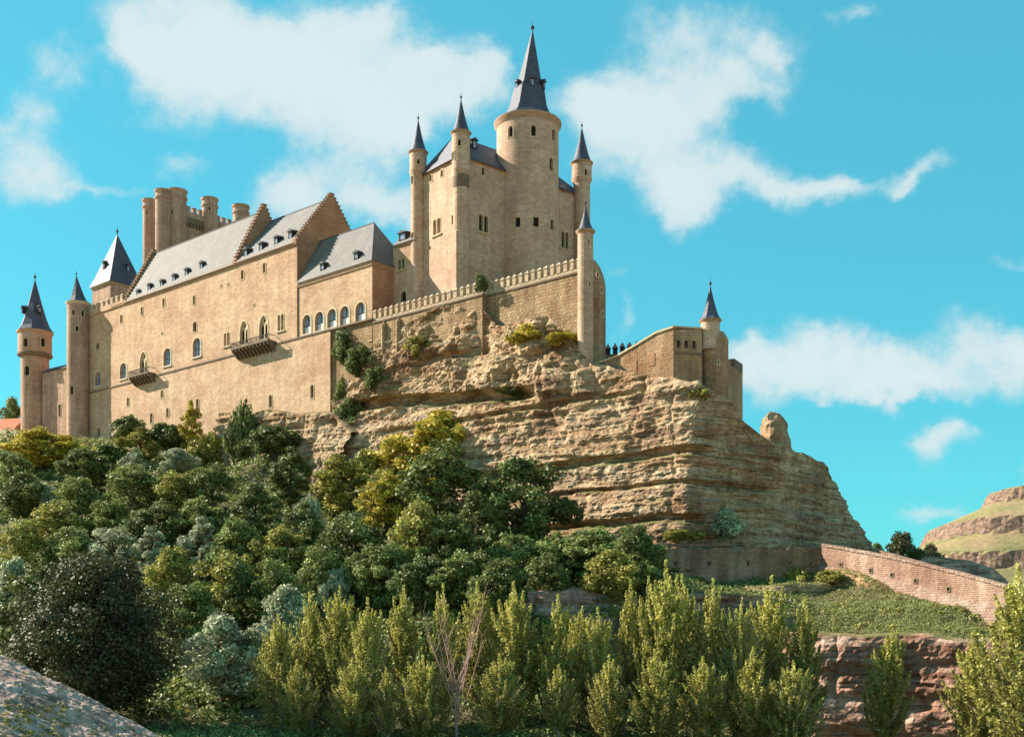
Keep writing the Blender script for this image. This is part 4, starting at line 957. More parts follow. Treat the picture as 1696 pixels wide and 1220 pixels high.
# ------------------------------------------------------------------ battlement wall and end bastion
def build_battlement():
    sa, sm, sb = F.s_at(619), F.s_at(797), F.s_at(957); zt = 53.6
    R = thing('battlement_wall', 'long wall crowned with a row of pointed merlons below the keep', 'wall', F.W(sa, 0, 48))
    b = MB(); wallbox(b, F, .01, sm, .25, 1.4, 43, zt); wallbox(b, F, sm-1.4, sm, 1.4, 3.2, 43, zt); b.build('wall', 'rubble_stone', R)
    b = MB(); wallbox(b, F, sm, sb, 1.3, 2.6, 40, zt); b.build('wall', 'rubble_stone', R)
    b = MB(); wallbox(b, F, .02, sm+.12, .1, 1.5, zt, zt+.28); wallbox(b, F, sm+.12, sb, 1.15, 2.7, zt, zt+.28); b.build('string_course', 'dark_stone', R)
    b = MB(); wallbox(b, F, .03, sm, .3, .8, zt+.28, zt+.75); wallbox(b, F, sm+.01, sb, 1.35, 1.85, zt+.28, zt+.75); b.build('parapet', 'merlon_stone', R)
    n1 = 19; n2 = 15
    merlons(R, F, [.5+(sm-.9)*i/(n1-1) for i in range(n1)], .55, zt+.75, w=.66, d=.62, h=1.2)
    merlons(R, F, [sm+.7+(sb-sm-1.6)*i/(n2-1) for i in range(n2)], 1.6, zt+.75, w=.66, d=.62, h=1.25)
    for px in (633, 657):
        s = F.s_at(px, -.3); b = MB(); b.lathe(F.W(s, .2, 0), [(.55, 42), (.55, 52.8), (.1, 53.5)], 10); b.build('buttress', 'rubble_stone', R)
    Y = 167; c = at(969.8, Y, 44); R = thing('lookout_turret', 'slender pepperpot turret at the right end of the battlement wall', 'turret', c)
    zc = zof(383, Y); r = 1.13
    drum(R, c, r, 38, zc, 'keep_stone', [('slit', 975, 400, 2.4, 7), ('slit', 976, 470, 2.4, 7)], n=20)
    rings(R, c, [(r, zc-.5), (r+.3, zc-.15), (r+.32, zc), (.1, zc)], 'cornice_brick', 20, name='eave'); spire(R, c, r, zc, zof(341, Y), 10, smooth=True)
    c = F.W(F.s_at(979.5, 3.0), 3.0, 44); r = 2.15; R = thing('round_bastion', 'curved masonry bastion bulging behind the pepperpot turret', 'bastion', c)
    drum(R, c, r, 36, 51.3, 'bastion_stone', [('slit', 996, 480, 2.6, 9), ('slit', 998, 520, 2.6, 8), ('slit', 990, 455, 2.4, 7)])
    rings(R, c, [(r, 51.3), (r-.1, 52.3), (r-.4, 53.5), (r-.9, 54.7), (.6, 55.6), (.1, 55.8)], 'bastion_stone', 32, name='sloping_top')
build_battlement()

# ------------------------------------------------------------------ lower bastion (prow)
def build_prow():
    uu = -1.0
    a = F.W(F.s_at(980, uu), uu, 0); b = F.W(F.s_at(1115, uu), uu, 0); c = at(1163, 159.2)
    R = thing('lower_bastion', 'weathered orange stone bastion wall at the prow of the rock', 'bastion', Vector((b.x, b.y, 34)))
    f1 = Frame(a, b-a, Vector((-(b-a).y, (b-a).x, 0))); l1 = (b-a).length; f2 = Frame(b, c-b, Vector((-(c-b).y, (c-b).x, 0))); l2 = (c-b).length
    top = [(0, 38.7), (l1*.3, 39.2), (l1*.55, 40.3), (l1*.8, 41.5), (l1, 41.8)]
    q = MB(); q.prism([f1.W(0, 0, 30)]+[f1.W(l1, 0, 30)]+[f1.W(s, 0, z) for s, z in top[::-1]], f1.k*1.2); q.build('wall', 'bastion_stone', R)
    for (s0, z0), (s1, z1) in zip(top[:-1], top[1:]):
        q = MB(); q.prism([f1.W(s0, -.15, z0), f1.W(s1, -.15, z1), f1.W(s1, -.15, z1+.28), f1.W(s0, -.15, z0+.28)], f1.k*1.5); q.build('coping', 'trim_stone', R)
    h = []; q = MB(); mp = f2.map(0)
    for k in (.18, .45, .72): window(R, mp, h, 'rect', l2*k, .35, 39.2, 40.1, trim='dark_stone', glass='dark_void')
    sheet(q, mp, [(.02, 28), (l2, 28), (l2, 41.9), (.02, 41.6)], h, depth=.4); wallbox(q, f2, .02, l2, .6, 1.3, 28, 41.5); q.build('wall', 'bastion_stone', R)
    q = MB(); wallbox(q, f2, 0, l2, -.16, .1, 38.3, 38.55); q.build('string_course', 'dark_stone', R)
    q = MB(); wallbox(q, f2, -.1, l2, -.12, 1.4, 41.9, 42.12); q.build('coping', 'trim_stone', R)
    for px, ww, dz in ((1010, 9, 0), (1052, 6, -.4), (1080, 9, .2)):    # walled-up openings
        s0 = f1.s_at(px); q = MB(); wallbox(q, f1, s0-ww*.05, s0+ww*.05, -.05, .1, 36.9+dz, 38.7+dz); q.build('blocked_opening', 'brick_stone', R)
    c0 = at(1183, 160.8, 30); dr = thing('prow_drum', 'round drum of the prow bastion just below the small spire', 'bastion', c0)
    drum(dr, c0, 1.95, 26, zof(562, 160), 'bastion_stone', [('slit', 1190, 600, 2.2, 7)], n=24)
    zz = zof(562, 160); rings(dr, c0, [(1.95, zz), (1.95, zz+.01), (1.7, zz+.6), (1.35, zz+1.1), (.1, zz+1.1)], 'bastion_stone', 24, name='sloping_top')
    Y = 160; c1 = at(1176.5, Y, zof(562, Y)); t = thing('prow_turret', 'small spired turret on the tip of the lower bastion', 'turret', c1); z1 = zof(531, Y)
    drum(t, c1, 1.32, c1.z-1.5, z1, 'keep_stone', [], n=20); rings(t, c1, [(1.32, z1-.35), (1.55, z1-.12), (1.6, z1), (.1, z1)], 'cornice_brick', 20, name='eave'); spire(t, c1, 1.42, z1, zof(474, Y), 8, rot=.2)
    a, b = at(1201, 161.5), at(1230, 169); R = thing('end_wall', 'tall narrow wall with two broken merlons right of the small spire', 'wall', Vector((b.x, b.y, 30)))
    f = Frame(a, b-a, Vector((-(b-a).y, (b-a).x, 0))); l = (b-a).length
    q = MB(); wallbox(q, f, 0, l, 0, 3, 26, 37.9); q.build('wall', 'bastion_stone', R)
    q = MB(); wallbox(q, f, l*.52, l, 0, 1.1, 37.9, 39.3); q.build('merlon', 'dark_stone', R); q = MB(); wallbox(q, f, l*.12, l*.3, 0, .8, 37.9, 38.6); q.build('merlon', 'bastion_stone', R)
    # pointed stone merlons over the slope, their shade put into a near-black colour
    a, b = at(1000, 181), at(1072, 178.5); f = Frame(a, b-a, Vector((-(b-a).y, (b-a).x, 0))); l = (b-a).length; z = zof(585, 180)
    R = thing('rear_parapet', 'rear parapet with dark pointed merlons between bastion and orange wall', 'wall', at(1035, 180, 38))
    q = MB(); wallbox(q, f, 0, l, 0, .8, 36, z); q.build('wall', 'dark_stone', R)
    merlons(R, f, [l*(i+.5)/6 for i in range(6)], .4, z, w=.62, d=.6, h=.9, mat='dark_wood', cap=.85)
    # ruined masonry pillar
    Y = 171; c = at(1283, Y, 24); R = thing('ruined_pillar', 'ruined stump of masonry standing on the right ledge of the cliff', 'ruin', c)
    rg = np.random.default_rng(5); zs = np.concatenate([np.arange(22, 31.4, .45), [31.7, 32.0, 32.3, 32.5]]); q = MB(); R_ = []; n = 22
    for k, z in enumerate(zs):
        w = np.interp(z, [22, 26, 28.5, 30.6, 31.6, 32.6], [3.4, 2.5, 1.95, 1.8, 1.4, .4]); row = []
        for i in range(n):
            t = 2*math.pi*i/n; p = np.array([math.cos(t)*1.3, math.sin(t)*1.3, z*.55]); d = float(vn(p*1.1+3))*.5+float(vn(p*3.1))*.16
            row.append(Vector((c.x+(w+d)*math.copysign(abs(math.cos(t)) ** .6, math.cos(t))-.25*(z > 31), c.y+(w*1.1+d)*math.copysign(abs(math.sin(t)) ** .6, math.sin(t)), z+(rg.uniform(-.25, .25) if z > 31 else 0))))
        R_.append(row)
    for a_, b_ in zip(R_[:-1], R_[1:]):
        for i in range(n): q.poly([a_[i], a_[(i+1) % n], b_[(i+1) % n], b_[i]])
    q.poly(R_[-1]); q.build('masonry', 'bastion_stone', R)
build_prow()

# ------------------------------------------------------------------ terrace walls lower right, house at the left edge
def build_terrace():
    a, b = at(1040, 140.5), at(1362, 139.8); f = Frame(a, b-a, Vector((-(b-a).y, (b-a).x, 0))); l = (b-a).length
    R = thing('terrace_wall', 'dull brown retaining wall along the foot of the cliff', 'wall', at(1200, 140, 6))
    h = []; q = MB()
    for px in (1175, 1240, 1310, 1345, 1120): window(R, f.map(0), h, 'rect', f.s_at(px), .3, 8.1, 8.5, trim='dark_stone')
    n = 60; zt = [10.15+.16*math.sin(i*.5)+random.uniform(-.2, .12) for i in range(n+1)]
    sheet(q, f.map(0), [(0, 2), (l, 2)]+[(l*(n-i)/n, zt[n-i]) for i in range(n+1)], h, depth=.3)
    for i in range(n): q.poly([f.W(l*i/n, 0, zt[i]), f.W(l*(i+1)/n, 0, zt[i+1]), f.W(l*(i+1)/n, .7, zt[i+1]), f.W(l*i/n, .7, zt[i])])
    q.build('wall', 'terrace_stone', R)
    for i in range(26):
        s0 = l*.13+i*l*.42/26; g = MB(); wallbox(g, f, s0+.03, s0+l*.42/26-.03, -.08, .8, 10.4+random.uniform(-.03, .03), 10.62); g.build('coping', 'dark_stone', R)
    a, b = at(1361, 139.5), at(1668, 117.5); f = Frame(a, b-a, Vector((-(b-a).y, (b-a).x, 0))); l = (b-a).length
    z0, z1 = zof(904, 139.5), zof(973, 117.5); zz = lambda s: z0+(z1-z0)*s/l+.35*math.sin(math.pi*s/l)
    R = thing('road_wall', 'sunlit pinkish parapet wall descending to the right', 'wall', at(1500, 129, 4))
    q = MB(); h = []
    for k in (.12, .3, .42, .55, .72): window(R, f.map(0), h, 'rect', l*k, .32, zz(l*k)-2.0, zz(l*k)-1.65, trim='dark_stone')
    n = 40; sheet(q, f.map(0), [(0, -1), (l, -3)]+[(l*(n-i)/n, zz(l*(n-i)/n)) for i in range(n+1)], h, depth=.3)
    q.build('wall', 'pink_stone', R)
    for i in range(n):
        g = MB(); s0, s1 = l*i/n+.02, l*(i+1)/n-.02; r = random.uniform(-.03, .03)
        g.prism([f.W(s0, -.14, zz(s0)+r), f.W(s1, -.14, zz(s1)+r), f.W(s1, -.14, zz(s1)+.3+r), f.W(s0, -.14, zz(s0)+.3+r)], f.k*1.0); g.build('coping', 'plinth_stone', R)
    g = MB()                                                     # battered plinth along the foot
    for i in range(n):
        s0, s1 = l*i/n, l*(i+1)/n; d = 2.55; w = .35+.3*i/n
        g.poly([f.W(s0, -w-.5, zz(s0)-d-1.6), f.W(s1, -w-.5, zz(s1)-d-1.6), f.W(s1, -w, zz(s1)-d), f.W(s0, -w, zz(s0)-d)])
        g.poly([f.W(s0, -w, zz(s0)-d), f.W(s1, -w, zz(s1)-d), f.W(s1, .05, zz(s1)-d+.3), f.W(s0, .05, zz(s0)-d+.3)])
    g.build('plinth', 'plinth_stone', R)
    a, b = at(1440, 146), at(1655, 127); f = Frame(a, b-a, Vector((-(b-a).y, (b-a).x, 0))); l = (b-a).length; z0, z1 = zof(906, 146), zof(967, 127)
    R = thing('far_parapet', 'thin dark parapet behind the sunlit pinkish wall', 'wall', at(1550, 136, 5))
    q = MB(); q.prism([f.W(0, 0, z0-2), f.W(l, 0, z1-2), f.W(l, 0, z1), f.W(0, 0, z0)], f.k*.6); q.build('wall', 'terrace_stone', R)
    a, b = at(1662, 117.4), at(1700, 113); 
    c = at(-5, 290, 45); R = thing('tiled_house', 'house with orange tiled roof at the left edge', 'house', c)
    fr = Frame(c, Vector((1, -.25, 0)), Vector((.25, 1, 0))); zr = zof(690, 288)
    q = MB(); fr.o.z = 0; wallbox(q, fr, -10, 4.6, 0, 8, 40, zof(712, 288)); q.build('wall', 'pale_stone', R)
    q = MB(); z_ = zof(712, 288); q.prism([fr.W(-10.5, -.7, z_), fr.W(-10.5, 4, zr+.6), fr.W(-10.5, 8.7, z_)], fr.t*15.6); q.build('roof', 'clay_tile', R)
build_terrace()

# ================================================================== vegetation
def leafmesh(name, pts, nrm, size, tone, mat, up=None):
    n = len(pts); nrm = nrm/np.linalg.norm(nrm, axis=1, keepdims=True)
    r = RNG.normal(size=(n, 3)) if up is None else up+RNG.normal(size=(n, 3))*.35
    a = np.cross(nrm, r); a /= np.linalg.norm(a, axis=1, keepdims=True)+1e-9; b = np.cross(nrm, a)
    s = size[:, None]
    q = np.stack([pts-a*s*.55, pts-b*s*.75, pts+a*s*.55, pts+b*s*.75+nrm*s*.25], 1).reshape(-1, 3)
    me = bpy.data.meshes.new(name); me.vertices.add(4*n); me.vertices.foreach_set('co', q.ravel().astype(np.float32))
    me.loops.add(4*n); me.loops.foreach_set('vertex_index', np.arange(4*n, dtype=np.int32))
    me.polygons.add(n); me.polygons.foreach_set('loop_start', np.arange(0, 4*n, 4, dtype=np.int32)); me.polygons.foreach_set('loop_total', np.full(n, 4, dtype=np.int32))
    me.update()
    at_ = me.attributes.new('tone', 'FLOAT', 'POINT'); at_.data.foreach_set('value', np.repeat(np.clip(tone, 0, 1), 4).astype(np.float32))
    me.materials.append(MAT[mat]); return me
def unit(n):
    d = RNG.normal(size=(n, 3)); return d/np.linalg.norm(d, axis=1, keepdims=True)
def crown_mesh(W, H, low, npf, nl, leaf, mat='leaf_mid'):
    """crown made of leafy clumps with gaps; W wide, top at H, clumps start at height low"""
    ph = RNG.uniform(0, 6); cz, rz = (H+low)/2, (H-low)/2; P_, N_, S_, T_ = [], [], [], []
    for i in range(npf):
        d = unit(1)[0]; rr = RNG.uniform(.35, 1)**.5; pr = W*RNG.uniform(.065, .15); lob = 1+.28*math.sin(3*math.atan2(d[1], d[0])+ph)+.14*math.sin(5*math.atan2(d[1], d[0])+2*ph+d[2]*3)
        zf = d[2]*rr; wz = 1-.35*max(zf, 0)-.15*max(-zf, 0)
        c = np.array([d[0]*rr*(W/2-pr*.6)*wz*lob, d[1]*rr*(W/2-pr*.6)*wz*lob, cz+zf*(rz-pr*.6)])
        k = int(nl*RNG.uniform(.7, 1.3)*(pr/(W*.13))**2); v = unit(k); v[:, 2] = v[:, 2]*.8+.12
        p = c+v*(pr*RNG.uniform(.55, 1.12, (k, 1)))*np.array([1, 1, 1.15])
        P_.append(p); N_.append(v+RNG.normal(size=(k, 3))*.75+[0, 0, .1]); S_.append(leaf*RNG.uniform(.5, 1.5, k)); T_.append(np.full(k, RNG.uniform(.1, .8))+RNG.normal(size=k)*.22)
    return leafmesh('crown', np.concatenate(P_), np.concatenate(N_), np.concatenate(S_), np.concatenate(T_), mat)
def poplar_mesh(H, W, npl, leaf, lowf=.10):
    """upswept young poplar: a leader and many rising branches, each a loose plume of leaves"""
    P_, N_, S_, T_, br = [], [], [], [], []
    for i in range(npl):
        f = lowf+(.80-lowf)*(i+RNG.uniform(0, 1))/npl; h0 = H*f; a = i*2.4+RNG.uniform(-.5, .5)
        ln = H*RNG.uniform(.16, .34)*(1.15-.55*f); prof = float(np.interp(f, [0, .12, .35, .55, .7, .8], [.7, .8, .86, .66, .42, .22]))
        out = W*.5*RNG.uniform(.6, 1.25)*prof; top = min(h0+ln, H*RNG.uniform(.93, 1.0))
        p0 = np.array([0, 0, h0]); m = np.array([math.cos(a)*out*.8, math.sin(a)*out*.8, h0+ln*.32]); p1 = np.array([math.cos(a)*out*1.05, math.sin(a)*out*1.05, top])
        br.append((p0, (p0*.25+m*.5+p1*.25), p1)); k = int(190*RNG.uniform(.5, 1.4)*(ln/(H*.25)))
        t = RNG.uniform(.10, 1.03, k)[:, None]; c = (1-t)**2*p0+2*t*(1-t)*m+t*t*p1
        rad = W*.070*RNG.uniform(.75, 1.25)*np.sin(np.clip(t*.9+.08, 0, 1)*math.pi)**.7*(1.2-.55*t)
        v = unit(k); P_.append(c+v*rad*RNG.uniform(.1, 1.25, (k, 1))*np.array([1, 1, 1.5])); N_.append(v+RNG.normal(size=(k, 3))*.9)
        S_.append(leaf*RNG.uniform(.5, 1.45, k)); T_.append(.12+.62*f+RNG.normal(size=k)*.22+RNG.uniform(-.2, .2))  # tone climbs with height: shaded lower crown and bright top put into leaf colour
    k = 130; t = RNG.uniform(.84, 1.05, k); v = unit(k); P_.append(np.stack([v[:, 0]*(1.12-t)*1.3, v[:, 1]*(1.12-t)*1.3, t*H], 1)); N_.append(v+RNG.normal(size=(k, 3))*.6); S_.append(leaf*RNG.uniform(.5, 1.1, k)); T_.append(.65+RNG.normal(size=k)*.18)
    return leafmesh('crown', np.concatenate(P_), np.concatenate(N_), np.concatenate(S_), np.concatenate(T_), 'leaf_poplar'), br
def trunk_mesh(H, r, mat, limbs=6, W=5, br=None):
    b = MB(); x = Vector((0, 0, 0)); n = 6; pts = [Vector((random.uniform(-.02, .02)*H*i/n, random.uniform(-.02, .02)*H*i/n, H*i/n-.6*(i == 0))) for i in range(n+1)]
    for i in range(n): b.tube(pts[i], pts[i+1], r*(1-.8*i/n), r*(1-.8*(i+1)/n), 7)
    if br is not None:
        for p0, m, p1 in br: b.tube(p0, m, r*.30, r*.2, 4); b.tube(m, p1, r*.2, r*.05, 4)
    else:
        for i in range(limbs):
            a = random.uniform(0, 6.28); h = H*random.uniform(.3, .75); q = Vector((math.cos(a)*W*.3, math.sin(a)*W*.3, h+H*.25)); b.tube((0, 0, h), q, r*.45, r*.12, 5)
    o = b.build('trunk', mat); me = o.data; bpy.data.objects.remove(o); return me
CR = [(crown_mesh(6.6, 9.4, .2, n_, l_, .21), trunk_mesh(8.2, .22, 'bark', 9, 6)) for n_, l_ in ((95, 160), (70, 150), (120, 130), (60, 170))]        # rounded
CR += [(crown_mesh(5.0, 10.0, .2, n_, 150, .2), trunk_mesh(9, .2, 'bark', 9, 5)) for n_ in (90, 64, 75)]     # upright
BU = [crown_mesh(4.0, 3.0, -.6, 60, 130, .17) for _ in range(3)]                                             # low bushes
BIG = (crown_mesh(14.0, 16.0, -.5, 230, 420, .18), trunk_mesh(13, .45, 'bark', 9, 12))
POP = []
for q_ in range(7):
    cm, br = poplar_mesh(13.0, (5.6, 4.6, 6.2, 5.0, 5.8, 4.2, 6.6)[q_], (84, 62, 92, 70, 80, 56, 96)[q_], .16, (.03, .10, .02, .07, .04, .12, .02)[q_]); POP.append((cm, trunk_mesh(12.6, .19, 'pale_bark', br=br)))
def setmat(o, name): o.material_slots[0].link = 'OBJECT'; o.material_slots[0].material = MAT[name]
def tree(kind, mat, px, ptop, wpx, H, label, group, Y=None, name=None, cat='tree', idx=None):
    if Y is None:
        best = None
        for y in np.arange(float(np.interp(px, [0, 150, 340, 545, 700, 900, 1090, 1150], [260, 252, 222, 198, 179, 160, 147, 138])), 100, -.5):
            x = (px-CX)/FPX*y; e = abs(tz(x, y)+H-zof(ptop, y))
            if best is None or e < best[0]-.25: best = (e, y)
            if e < .3: break
        Y = best[1]
    x = (px-CX)/FPX*Y; z = tz(x, Y); ztop = zof(ptop, Y); h = max(ztop-z, 1.2); w = wpx/FPX*Y
    src = {'round': CR[:4], 'tall': CR[4:], 'bush': BU, 'big': [BIG], 'poplar': POP}[kind]
    i = random.randrange(len(src)) if idx is None else idx
    rz = random.uniform(0, 6.28)
    if kind == 'bush':
        o = bpy.data.objects.new(name or 'bush', src[i]); COL.objects.link(o); o.location = (x, Y, z); o.rotation_euler = (0, 0, rz)
        o.scale = (w/4, w/4, h/3.0); setmat(o, mat); tag(o, label, 'bush' if cat == 'tree' else cat, group); return o
    base = {'round': (6.6, 9.4), 'tall': (5.4, 10), 'big': (14, 16), 'poplar': (4.6, 13)}[kind]
    R = thing(name or 'tree', label, cat, (x, Y, z), group)
    cm, tm = src[i]; sx, sz = w/base[0], h/base[1]
    c = inst('crown', cm, R, R.location.copy(), rz, (sx, sx, sz)); setmat(c, mat)
    inst('trunk', tm, R, R.location.copy(), rz, (sx if kind != 'poplar' else 1, sx if kind != 'poplar' else 1, sz))
    return R
HG = 'trees and shrubs covering the slope below the castle'
TREES = [
 ('round','leaf_yellow',70,706,112,9,'yellow-green bushy tree right below the outer left round tower'),
 ('round','leaf_mid',18,745,62,8,'mid-green tree at the left edge below the tiled house'),
 ('round','leaf_dark',140,737,80,8.5,'dark rounded tree below the slim corner turret'),
 ('bush','leaf_dark',212,683,50,5,'dark shrub against the palace base below the small left balcony'),
 ('tall','leaf_olive',233,708,60,8,'yellow-green tree in front of the palace base, left part'),
 ('tall','leaf_yellow',316,664,36,7,'thin yellow sapling rising against the palace wall'),
 ('bush','leaf_dark',272,700,56,5,'dark shrub left of the yellow sapling at the palace foot'),
 ('bush','leaf_dark',402,658,46,6,'dark upright shrub growing against the palace wall below the large balcony'),
 ('bush','leaf_dark',456,703,78,3.5,'low dark shrub on the grey ledge at the palace foot'),
 ('bush','leaf_olive',345,712,60,5,'olive shrub at the palace foot right of the yellow sapling'),
 ('tall','leaf_silver',222,742,44,7,'narrow silvery tree below the left balcony'),
 ('round','leaf_mid',222,768,110,9,'broad mid-green tree in the upper left of the slope'),
 ('round','leaf_silver',293,742,56,6,'small silvery tree left of the grey rock ledge'),
 ('round','leaf_dark',352,766,66,8,'dark tree just under the left end of the grey rock ledge'),
 ('round','leaf_olive',292,775,74,8,'olive tree between the silvery tree and the rock ledge'),
 ('tall','leaf_dark',480,741,74,10,'dense dark upright tree in front of the grey rock ledge'),
 ('tall','leaf_olive',560,752,84,10,'olive-tinted upright tree below the palace corner'),
 ('round','leaf_mid',128,790,88,9,'mid-green tree below the dark rounded tree at left'),
 ('round','leaf_dark',42,782,70,8,'dark tree near the left edge above the silvery bush'),
 ('bush','leaf_silver',78,800,50,6,'silvery bush near the left edge of the slope'),
 ('round','leaf_olive',95,828,98,9,'olive tree low on the left slope'),
 ('round','leaf_mid',186,822,80,9,'green tree above the row of silvery bushes'),
 ('round','leaf_dark',262,826,92,9,'dark tree above the pale bushes in the left half'),
 ('round','leaf_mid',330,818,84,9,'mid-green tree above the palest silvery tree'),
 ('tall','leaf_dark',424,800,88,10,'dark tree below the right end of the rock ledge'),
 ('round','leaf_silver',186,868,84,8,'leftmost of the three pale silvery trees in the left half'),
 ('tall','leaf_silver',250,872,60,8,'narrow middle one of the three pale silvery trees'),
 ('tall','leaf_silver',334,856,62,9,'rightmost and palest of the silvery trees in the left half'),
 ('round','leaf_mid',392,858,80,9,'mid-green tree right of the palest silvery tree'),
 ('bush','leaf_silver',508,815,40,7,'small pale shrub squeezed between dark trees at centre left'),
 ('tall','leaf_dark',505,832,72,10,'dark tree behind the small pale shrub'),
 ('round','leaf_olive',470,865,80,9,'olive tree left of the big shaded tree at centre left'),
 ('round','leaf_dark',588,846,118,11.5,'large deep-shaded tree under the olive upright tree'),
 ('tall','leaf_yellow',618,800,56,8,'yellowish tree left of the tallest dark central tree'),
 ('round','leaf_dark',728,728,128,14,'tallest dark broad tree in front of the cliff centre'),
 ('round','leaf_yellow',655,778,70,9,'yellow-leaved tree beside the tallest central tree'),
 ('round','leaf_dark',868,748,120,14,'broad dark tree against the cliff, right of centre'),
 ('round','leaf_olive',806,780,66,10,'olive tree between the two broad dark trees'),
 ('tall','leaf_dark',790,815,84,11,'dark rounded tree in front between the two broad dark ones'),
 ('round','leaf_olive',694,830,90,11,'olive tree under the yellow-leaved tree'),
 ('round','leaf_dark',748,850,84,10,'dark tree just below the tallest central tree'),
 ('round','leaf_mid',640,892,90,9,'green tree behind the central poplars'),
 ('round','leaf_mid',530,905,90,9,'green tree behind the left poplars'),
 ('round','leaf_silver',556,942,56,7,'pale grey-green bush behind the left poplars'),
 ('round','leaf_mid',770,905,96,8,'green tree below the dark rounded one right of centre'),
 ('round','leaf_dark',700,912,80,8,'dark tree behind the middle poplars'),
 ('round','leaf_mid',850,878,90,8,'light green bushy tree under the broad dark tree at the cliff'),
 ('bush','leaf_mid',925,880,110,7,'large bright green bush left of the terrace wall'),
 ('round','leaf_mid',985,868,110,8,'bright green leafy tree at the cliff foot left of the terrace wall'),
 ('round','leaf_dark',1050,868,84,8.5,'dark green tree touching the left end of the terrace wall'),
 ('round','leaf_dark',906,915,90,7.5,'dark bush in front of the bright green bush'),
 ('round','leaf_olive',1015,910,90,7,'olive bush under the dark green tree by the terrace wall'),
 ('round','leaf_dark',830,925,90,7.5,'dark bush behind the poplars right of centre'),
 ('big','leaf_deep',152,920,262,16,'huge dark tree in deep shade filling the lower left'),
 ('round','leaf_dark',62,926,110,11,'dark green tree left of the huge shaded tree'),
 ('round','leaf_olive',378,908,96,10,'olive tree with a shaded right side, lower left'),
 ('round','leaf_dark',400,930,70,9,'dark tree tucked beside the olive tree, lower left'),
 ('round','leaf_mid',318,958,90,9,'green tree right of the huge shaded tree'),
 ('round','leaf_silver',368,1008,128,10,'wide silvery-green tree in the lower left'),
 ('round','leaf_mid',458,925,84,9,'mid-green tree behind the leftmost poplar'),
 ('round','leaf_silver',476,968,80,9,'grey-green tree just left of the poplar row'),
 ('round','leaf_olive',40,858,76,8,'olive tree at the left edge of the slope'),
 ('bush','leaf_silver',24,920,50,6,'pale bush at the far left above the gravel bank'),
 ('round','leaf_olive',285,905,80,9,'olive tree above the right side of the huge shaded tree'),
 ('round','leaf_mid',120,872,84,8,'green tree above the huge shaded tree'),
 ('round','leaf_mid',590,915,70,8,'small green tree behind the second poplar'),
 ('round','leaf_olive',436,880,60,8,'small olive tree at the middle of the left slope'),
 ('tall','leaf_yellow',705,742,76,11,'bright yellow-green tree just left of the tallest dark tree'),
 ('round','leaf_olive',640,775,80,9,'olive tree high up under the cliff, left of the yellow-green ones'),
 ('bush','leaf_olive',612,742,60,4,'low olive shrub on the rock under the palace corner'),
 ('bush','leaf_dark',180,735,60,5,'dark shrub below the left palace slits'),
]
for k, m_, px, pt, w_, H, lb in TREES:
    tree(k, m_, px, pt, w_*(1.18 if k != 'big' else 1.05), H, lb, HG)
tree('round', 'leaf_mid', 22, 652, 46, 8, 'green tree behind the tiled house at the left edge', HG, Y=300)
# ---- poplars
PG = 'young poplars in a row along the valley floor'
POPS = [(466,1024,74,104,'leftmost poplar, yellowish and slightly apart'),(517,990,70,107,'second poplar from the left with a rounded tip'),(570,981,74,106,'third poplar from the left, bright yellow-green top'),
 (612,1000,66,103,'fourth poplar from the left, shorter with narrow tip'),(673,978,82,107,'fifth poplar from the left, broad bright top'),(732,977,72,106,'poplar left of the bare pinkish tree'),
 (790,972,76,109,'poplar right behind the bare pinkish tree'),(860,972,86,106,'broad poplar right of the bare pinkish tree'),(921,994,78,104,'pale-stemmed poplar in the middle of the row'),
 (958,1012,64,108,'low poplar right of the pale-stemmed one'),(992,1016,64,104,'short poplar left of the tallest group'),(1032,971,62,107,'thin-tipped poplar at the left of the tallest group'),
 (1064,965,66,106,'poplar just left of the tallest poplar'),(1104,940,84,105,'tallest poplar, light green, below the terrace wall'),(1136,962,66,108,'poplar just right of the tallest poplar'),
 (1190,970,74,106,'poplar in front of the rock band, right of the tallest group'),(1220,1000,56,103,'narrow low poplar between two taller ones on the right'),(1272,965,82,106,'tall poplar at the right part of the row'),
 (1333,1000,84,104,'last poplar of the row, leaning towards the red rock'),(1466,1040,80,103,'lone poplar in front of the red rock face'),(1688,948,120,92,'large poplar at the right edge in front of the wall'),
 (1618,1055,80,98,'dim poplar left of the large one at the right edge'),(494,1098,66,99,'front poplar low at the left end of the row'),(700,1092,70,98,'low front poplar left of the bare tree'),
 (830,1088,74,98,'low front poplar right of the bare tree'),(925,1105,70,97,'low front poplar in the middle'),(1010,1090,72,98,'low front poplar under the short one'),(1090,1082,78,97,'low front poplar under the tallest one'),
 (1170,1092,72,98,'low front poplar right of the tallest group'),(1250,1078,76,98,'low front poplar under the tall right one'),(1310,1100,72,97,'lowest front poplar at the right end of the row'),(590,1096,66,99,'low front poplar between third and fourth poplars'),(645,1110,56,98,'lowest front poplar under the fifth one')]
for i, (px, pt, w_, Y, lb) in enumerate(POPS):
    tree('poplar', 'leaf_poplar', px, pt, w_*1.05, 13, lb, PG, Y=Y, name='poplar_tree', cat='poplar', idx=(i*3) % 7).rotation_euler = (random.uniform(-.03, .03), random.uniform(-.05, .05), 0)
